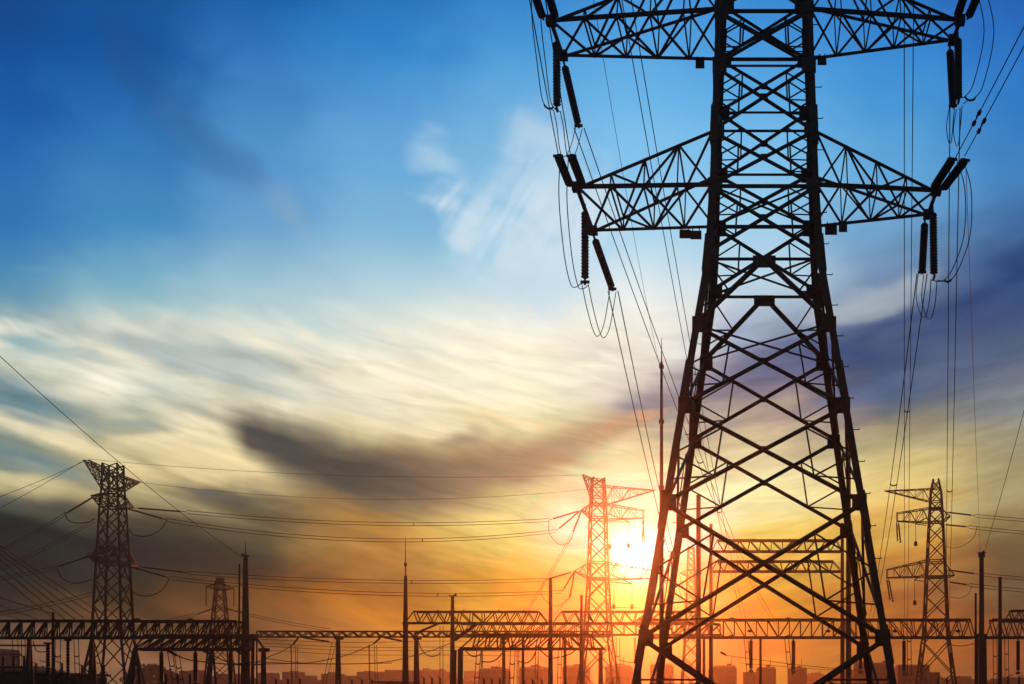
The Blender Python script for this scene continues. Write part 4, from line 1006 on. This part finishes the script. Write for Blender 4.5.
block(898, 930, 666, NB+60, 'broad apartment block left of the right pylon feet', None, ((930, 940.5, 672),), 1)
FB = 1000.0
block(257, 272, 673.5, FB, 'pale hazy block right of the stubby gantry end frame', None, (), 2)
block(281.5, 298, 672.5, FB, 'pale hazy block with a raised middle left of the slanting dropper', (287, 292.5, 671), ((298.5, 310, 675.5),), 2)
block(320.5, 339, 674.5, FB, 'pale hazy block just left of the zigzag gantry middle post', (326, 332, 672), (), 2)
block(340, 356, 676.5, FB, 'low hazy block just right of the zigzag gantry middle post', None, (), 2)
block(356, 384, 672.5, FB, 'long hazy stepped block between gantry post and needle tipped mast', (362, 369, 670.8), ((384, 404, 669.8),), 2)
block(409, 441, 671, FB, 'hazy block just right of the needle tipped mast', (421, 426, 668.4), ((430, 441.5, 669.5),), 2)
block(441.5, 452, 672.5, FB, 'narrow hazy block left of the capped mast', None, (), 2)
block(463.5, 476, 671.5, FB, 'narrow hazy block right of the capped mast', None, (), 2)
block(178, 202, 671.5, FB, 'hazy block under the short deep gantry', None, ((190, 196, 669.8),), 2)
block(214, 240, 674.5, FB, 'low hazy block below the small far pylon', None, (), 2)
block(-14, 3, 650, FB-300, 'tall hazy block at the left photo edge', None, (), 2)
block(952, 972, 677, FB, 'low hazy block right of the right pylon feet', None, (), 2)
block(1002, 1040, 678, FB, 'low hazy block at the right photo edge', None, (), 2)
def grove(x0, x1, prof, Y, label, seed, leaf=1.1):
    """a far wood: many leaf clumps under an uneven top line"""
    rnd = random.Random(seed); m = MB()
    for i in range(int(abs(x1-x0)*70)):
        x = rnd.uniform(x0, x1); tt = (x-x0)/(x1-x0)*(len(prof)-1); j = min(int(tt), len(prof)-2)
        top = prof[j]+(prof[j+1]-prof[j])*(tt-j)+math.sin(x*1.7)*.8+math.sin(x*.61+1)*1.0
        hgt = EYE+(HY-top)/F*Y; p = W(x, 700, Y); p.z = hgt*rnd.random()**.45; p.y += rnd.uniform(0, 14)
        a = V((rnd.gauss(0, 1), rnd.gauss(0, 1), rnd.gauss(0, 1))).normalized(); b = a.orthogonal().normalized(); s_ = rnd.uniform(.5, 1)*leaf
        i0 = len(m.v); m.v += [tuple(p+a*s_), tuple(p+b*s_*.7), tuple(p-a*s_), tuple(p-b*s_*.7)]; m.f.append((i0, i0+1, i0+2, i0+3))
    tag(m.build('distant_wood', LEAF), label, 'wood', 'hazy woods on the skyline', 'stuff')
grove(-20, 62, [676, 673, 668, 666, 670, 674], 700, 'hazy treetops at the far left behind the gantry legs', 1)
grove(120, 182, [678, 670, 664, 665, 670, 676, 679], 760, 'rounded hazy clump of trees under the short deep gantry', 2)
grove(200, 480, [677, 679, 680, 681, 679, 680, 681, 679, 680], 980, 'low hazy tree line left of centre', 3)
grove(805, 860, [676, 672, 675, 670, 672, 668], 900, 'hazy tree line between the huge pylon right legs', 4)
grove(900, 1045, [676, 678, 679, 680, 679, 677], 950, 'low hazy tree line at the right photo edge', 5)

# ---- low buildings and more apparatus that darken the lower edge
def hut(x0, x1, ytop, Y, label):
    p, q = W(x0, ytop, Y), W(x1, ytop, Y); w = q.x-p.x
    root = thing('control_house', V(((p.x+q.x)/2, Y, 0)), label, 'control house', 'low huts in the yard')
    m = MB(); m.box(((p.x+q.x)/2, Y+4, p.z/2-.2), (w, 8, p.z-.2)); m.build('wall', WALLS[1], root)
    m = MB(); m.box(((p.x+q.x)/2, Y+4, p.z+.0), (w+.8, 8.8, .25)); m.build('roof', ROOF, root)
    m = MB(); m.box((p.x+w*.7, Y-.03, 1.1), (1.1, .08, 2.2)); m.build('door', STEEL, root)
hut(-30, 24, 671, 165, 'low flat hut in the lower left photo corner behind the shrubs')
hut(52, 76, 674, 170, 'small flat hut between the left gantry legs and far left pylon')
hut(375, 398, 682, 205, 'low hut at the bottom edge left of the needle tipped mast')
def switch_frame(x0, x1, ytop, Y, label):
    """isolator: two posts, a beam and three ribbed columns with blades"""
    p, q = W(x0, ytop, Y), W(x1, ytop, Y)
    root = thing('isolator_frame', V(((p.x+q.x)/2, Y, 0)), label, 'isolator', 'isolators in the yard')
    zb = p.z-1.6
    for c in (p, q): m = MB(); m.bar((c.x, Y, -.1), (c.x, Y, zb), .3); m.build('post', STEEL, root)
    m = MB(); m.bar((p.x-.6, Y, zb+.12), (q.x+.6, Y, zb+.12), .26); m.build('beam', STEEL, root)
    n = 3
    for i in range(n):
        x = p.x+(q.x-p.x)*i/(n-1); m = MB()
        m.lathe((x, Y, zb+.25), (x, Y, 99), [(k*.1, .10 if k % 2 else .17) for k in range(13)], 8); c_ = m.build('ribbed_column', PORCELAIN, root)
        m = MB(); m.bar((x-.1, Y, zb+1.5), (x+.2, Y-2.2, zb+1.7), .09); m.build('blade', STEEL2, root)
for i, (x0, x1, yt, Y, lab) in enumerate(((3, 24, 655, 148, 'isolator frame nearest the left photo edge'), (36, 62, 662, 156, 'isolator frame between the left gantry legs'),
        (82, 104, 664, 158, 'isolator frame across the far left pylon feet'), (166, 190, 673, 146, 'isolator frame under the short deep gantry'),
        (276, 300, 678, 175, 'isolator frame left under the zigzag gantry'), (352, 372, 679, 185, 'isolator frame right of the zigzag gantry middle post'),
        (424, 440, 677, 180, 'isolator frame left of the capped mast'), (484, 500, 678, 172, 'isolator frame under the lower gantry left part'),
        (524, 542, 679, 176, 'isolator frame left of the square topped mast'), (938, 956, 677, 178, 'isolator frame below the right pylon'),
        (1008, 1030, 676, 170, 'isolator frame at the right photo edge'))):
    switch_frame(x0, x1, yt, Y, lab)
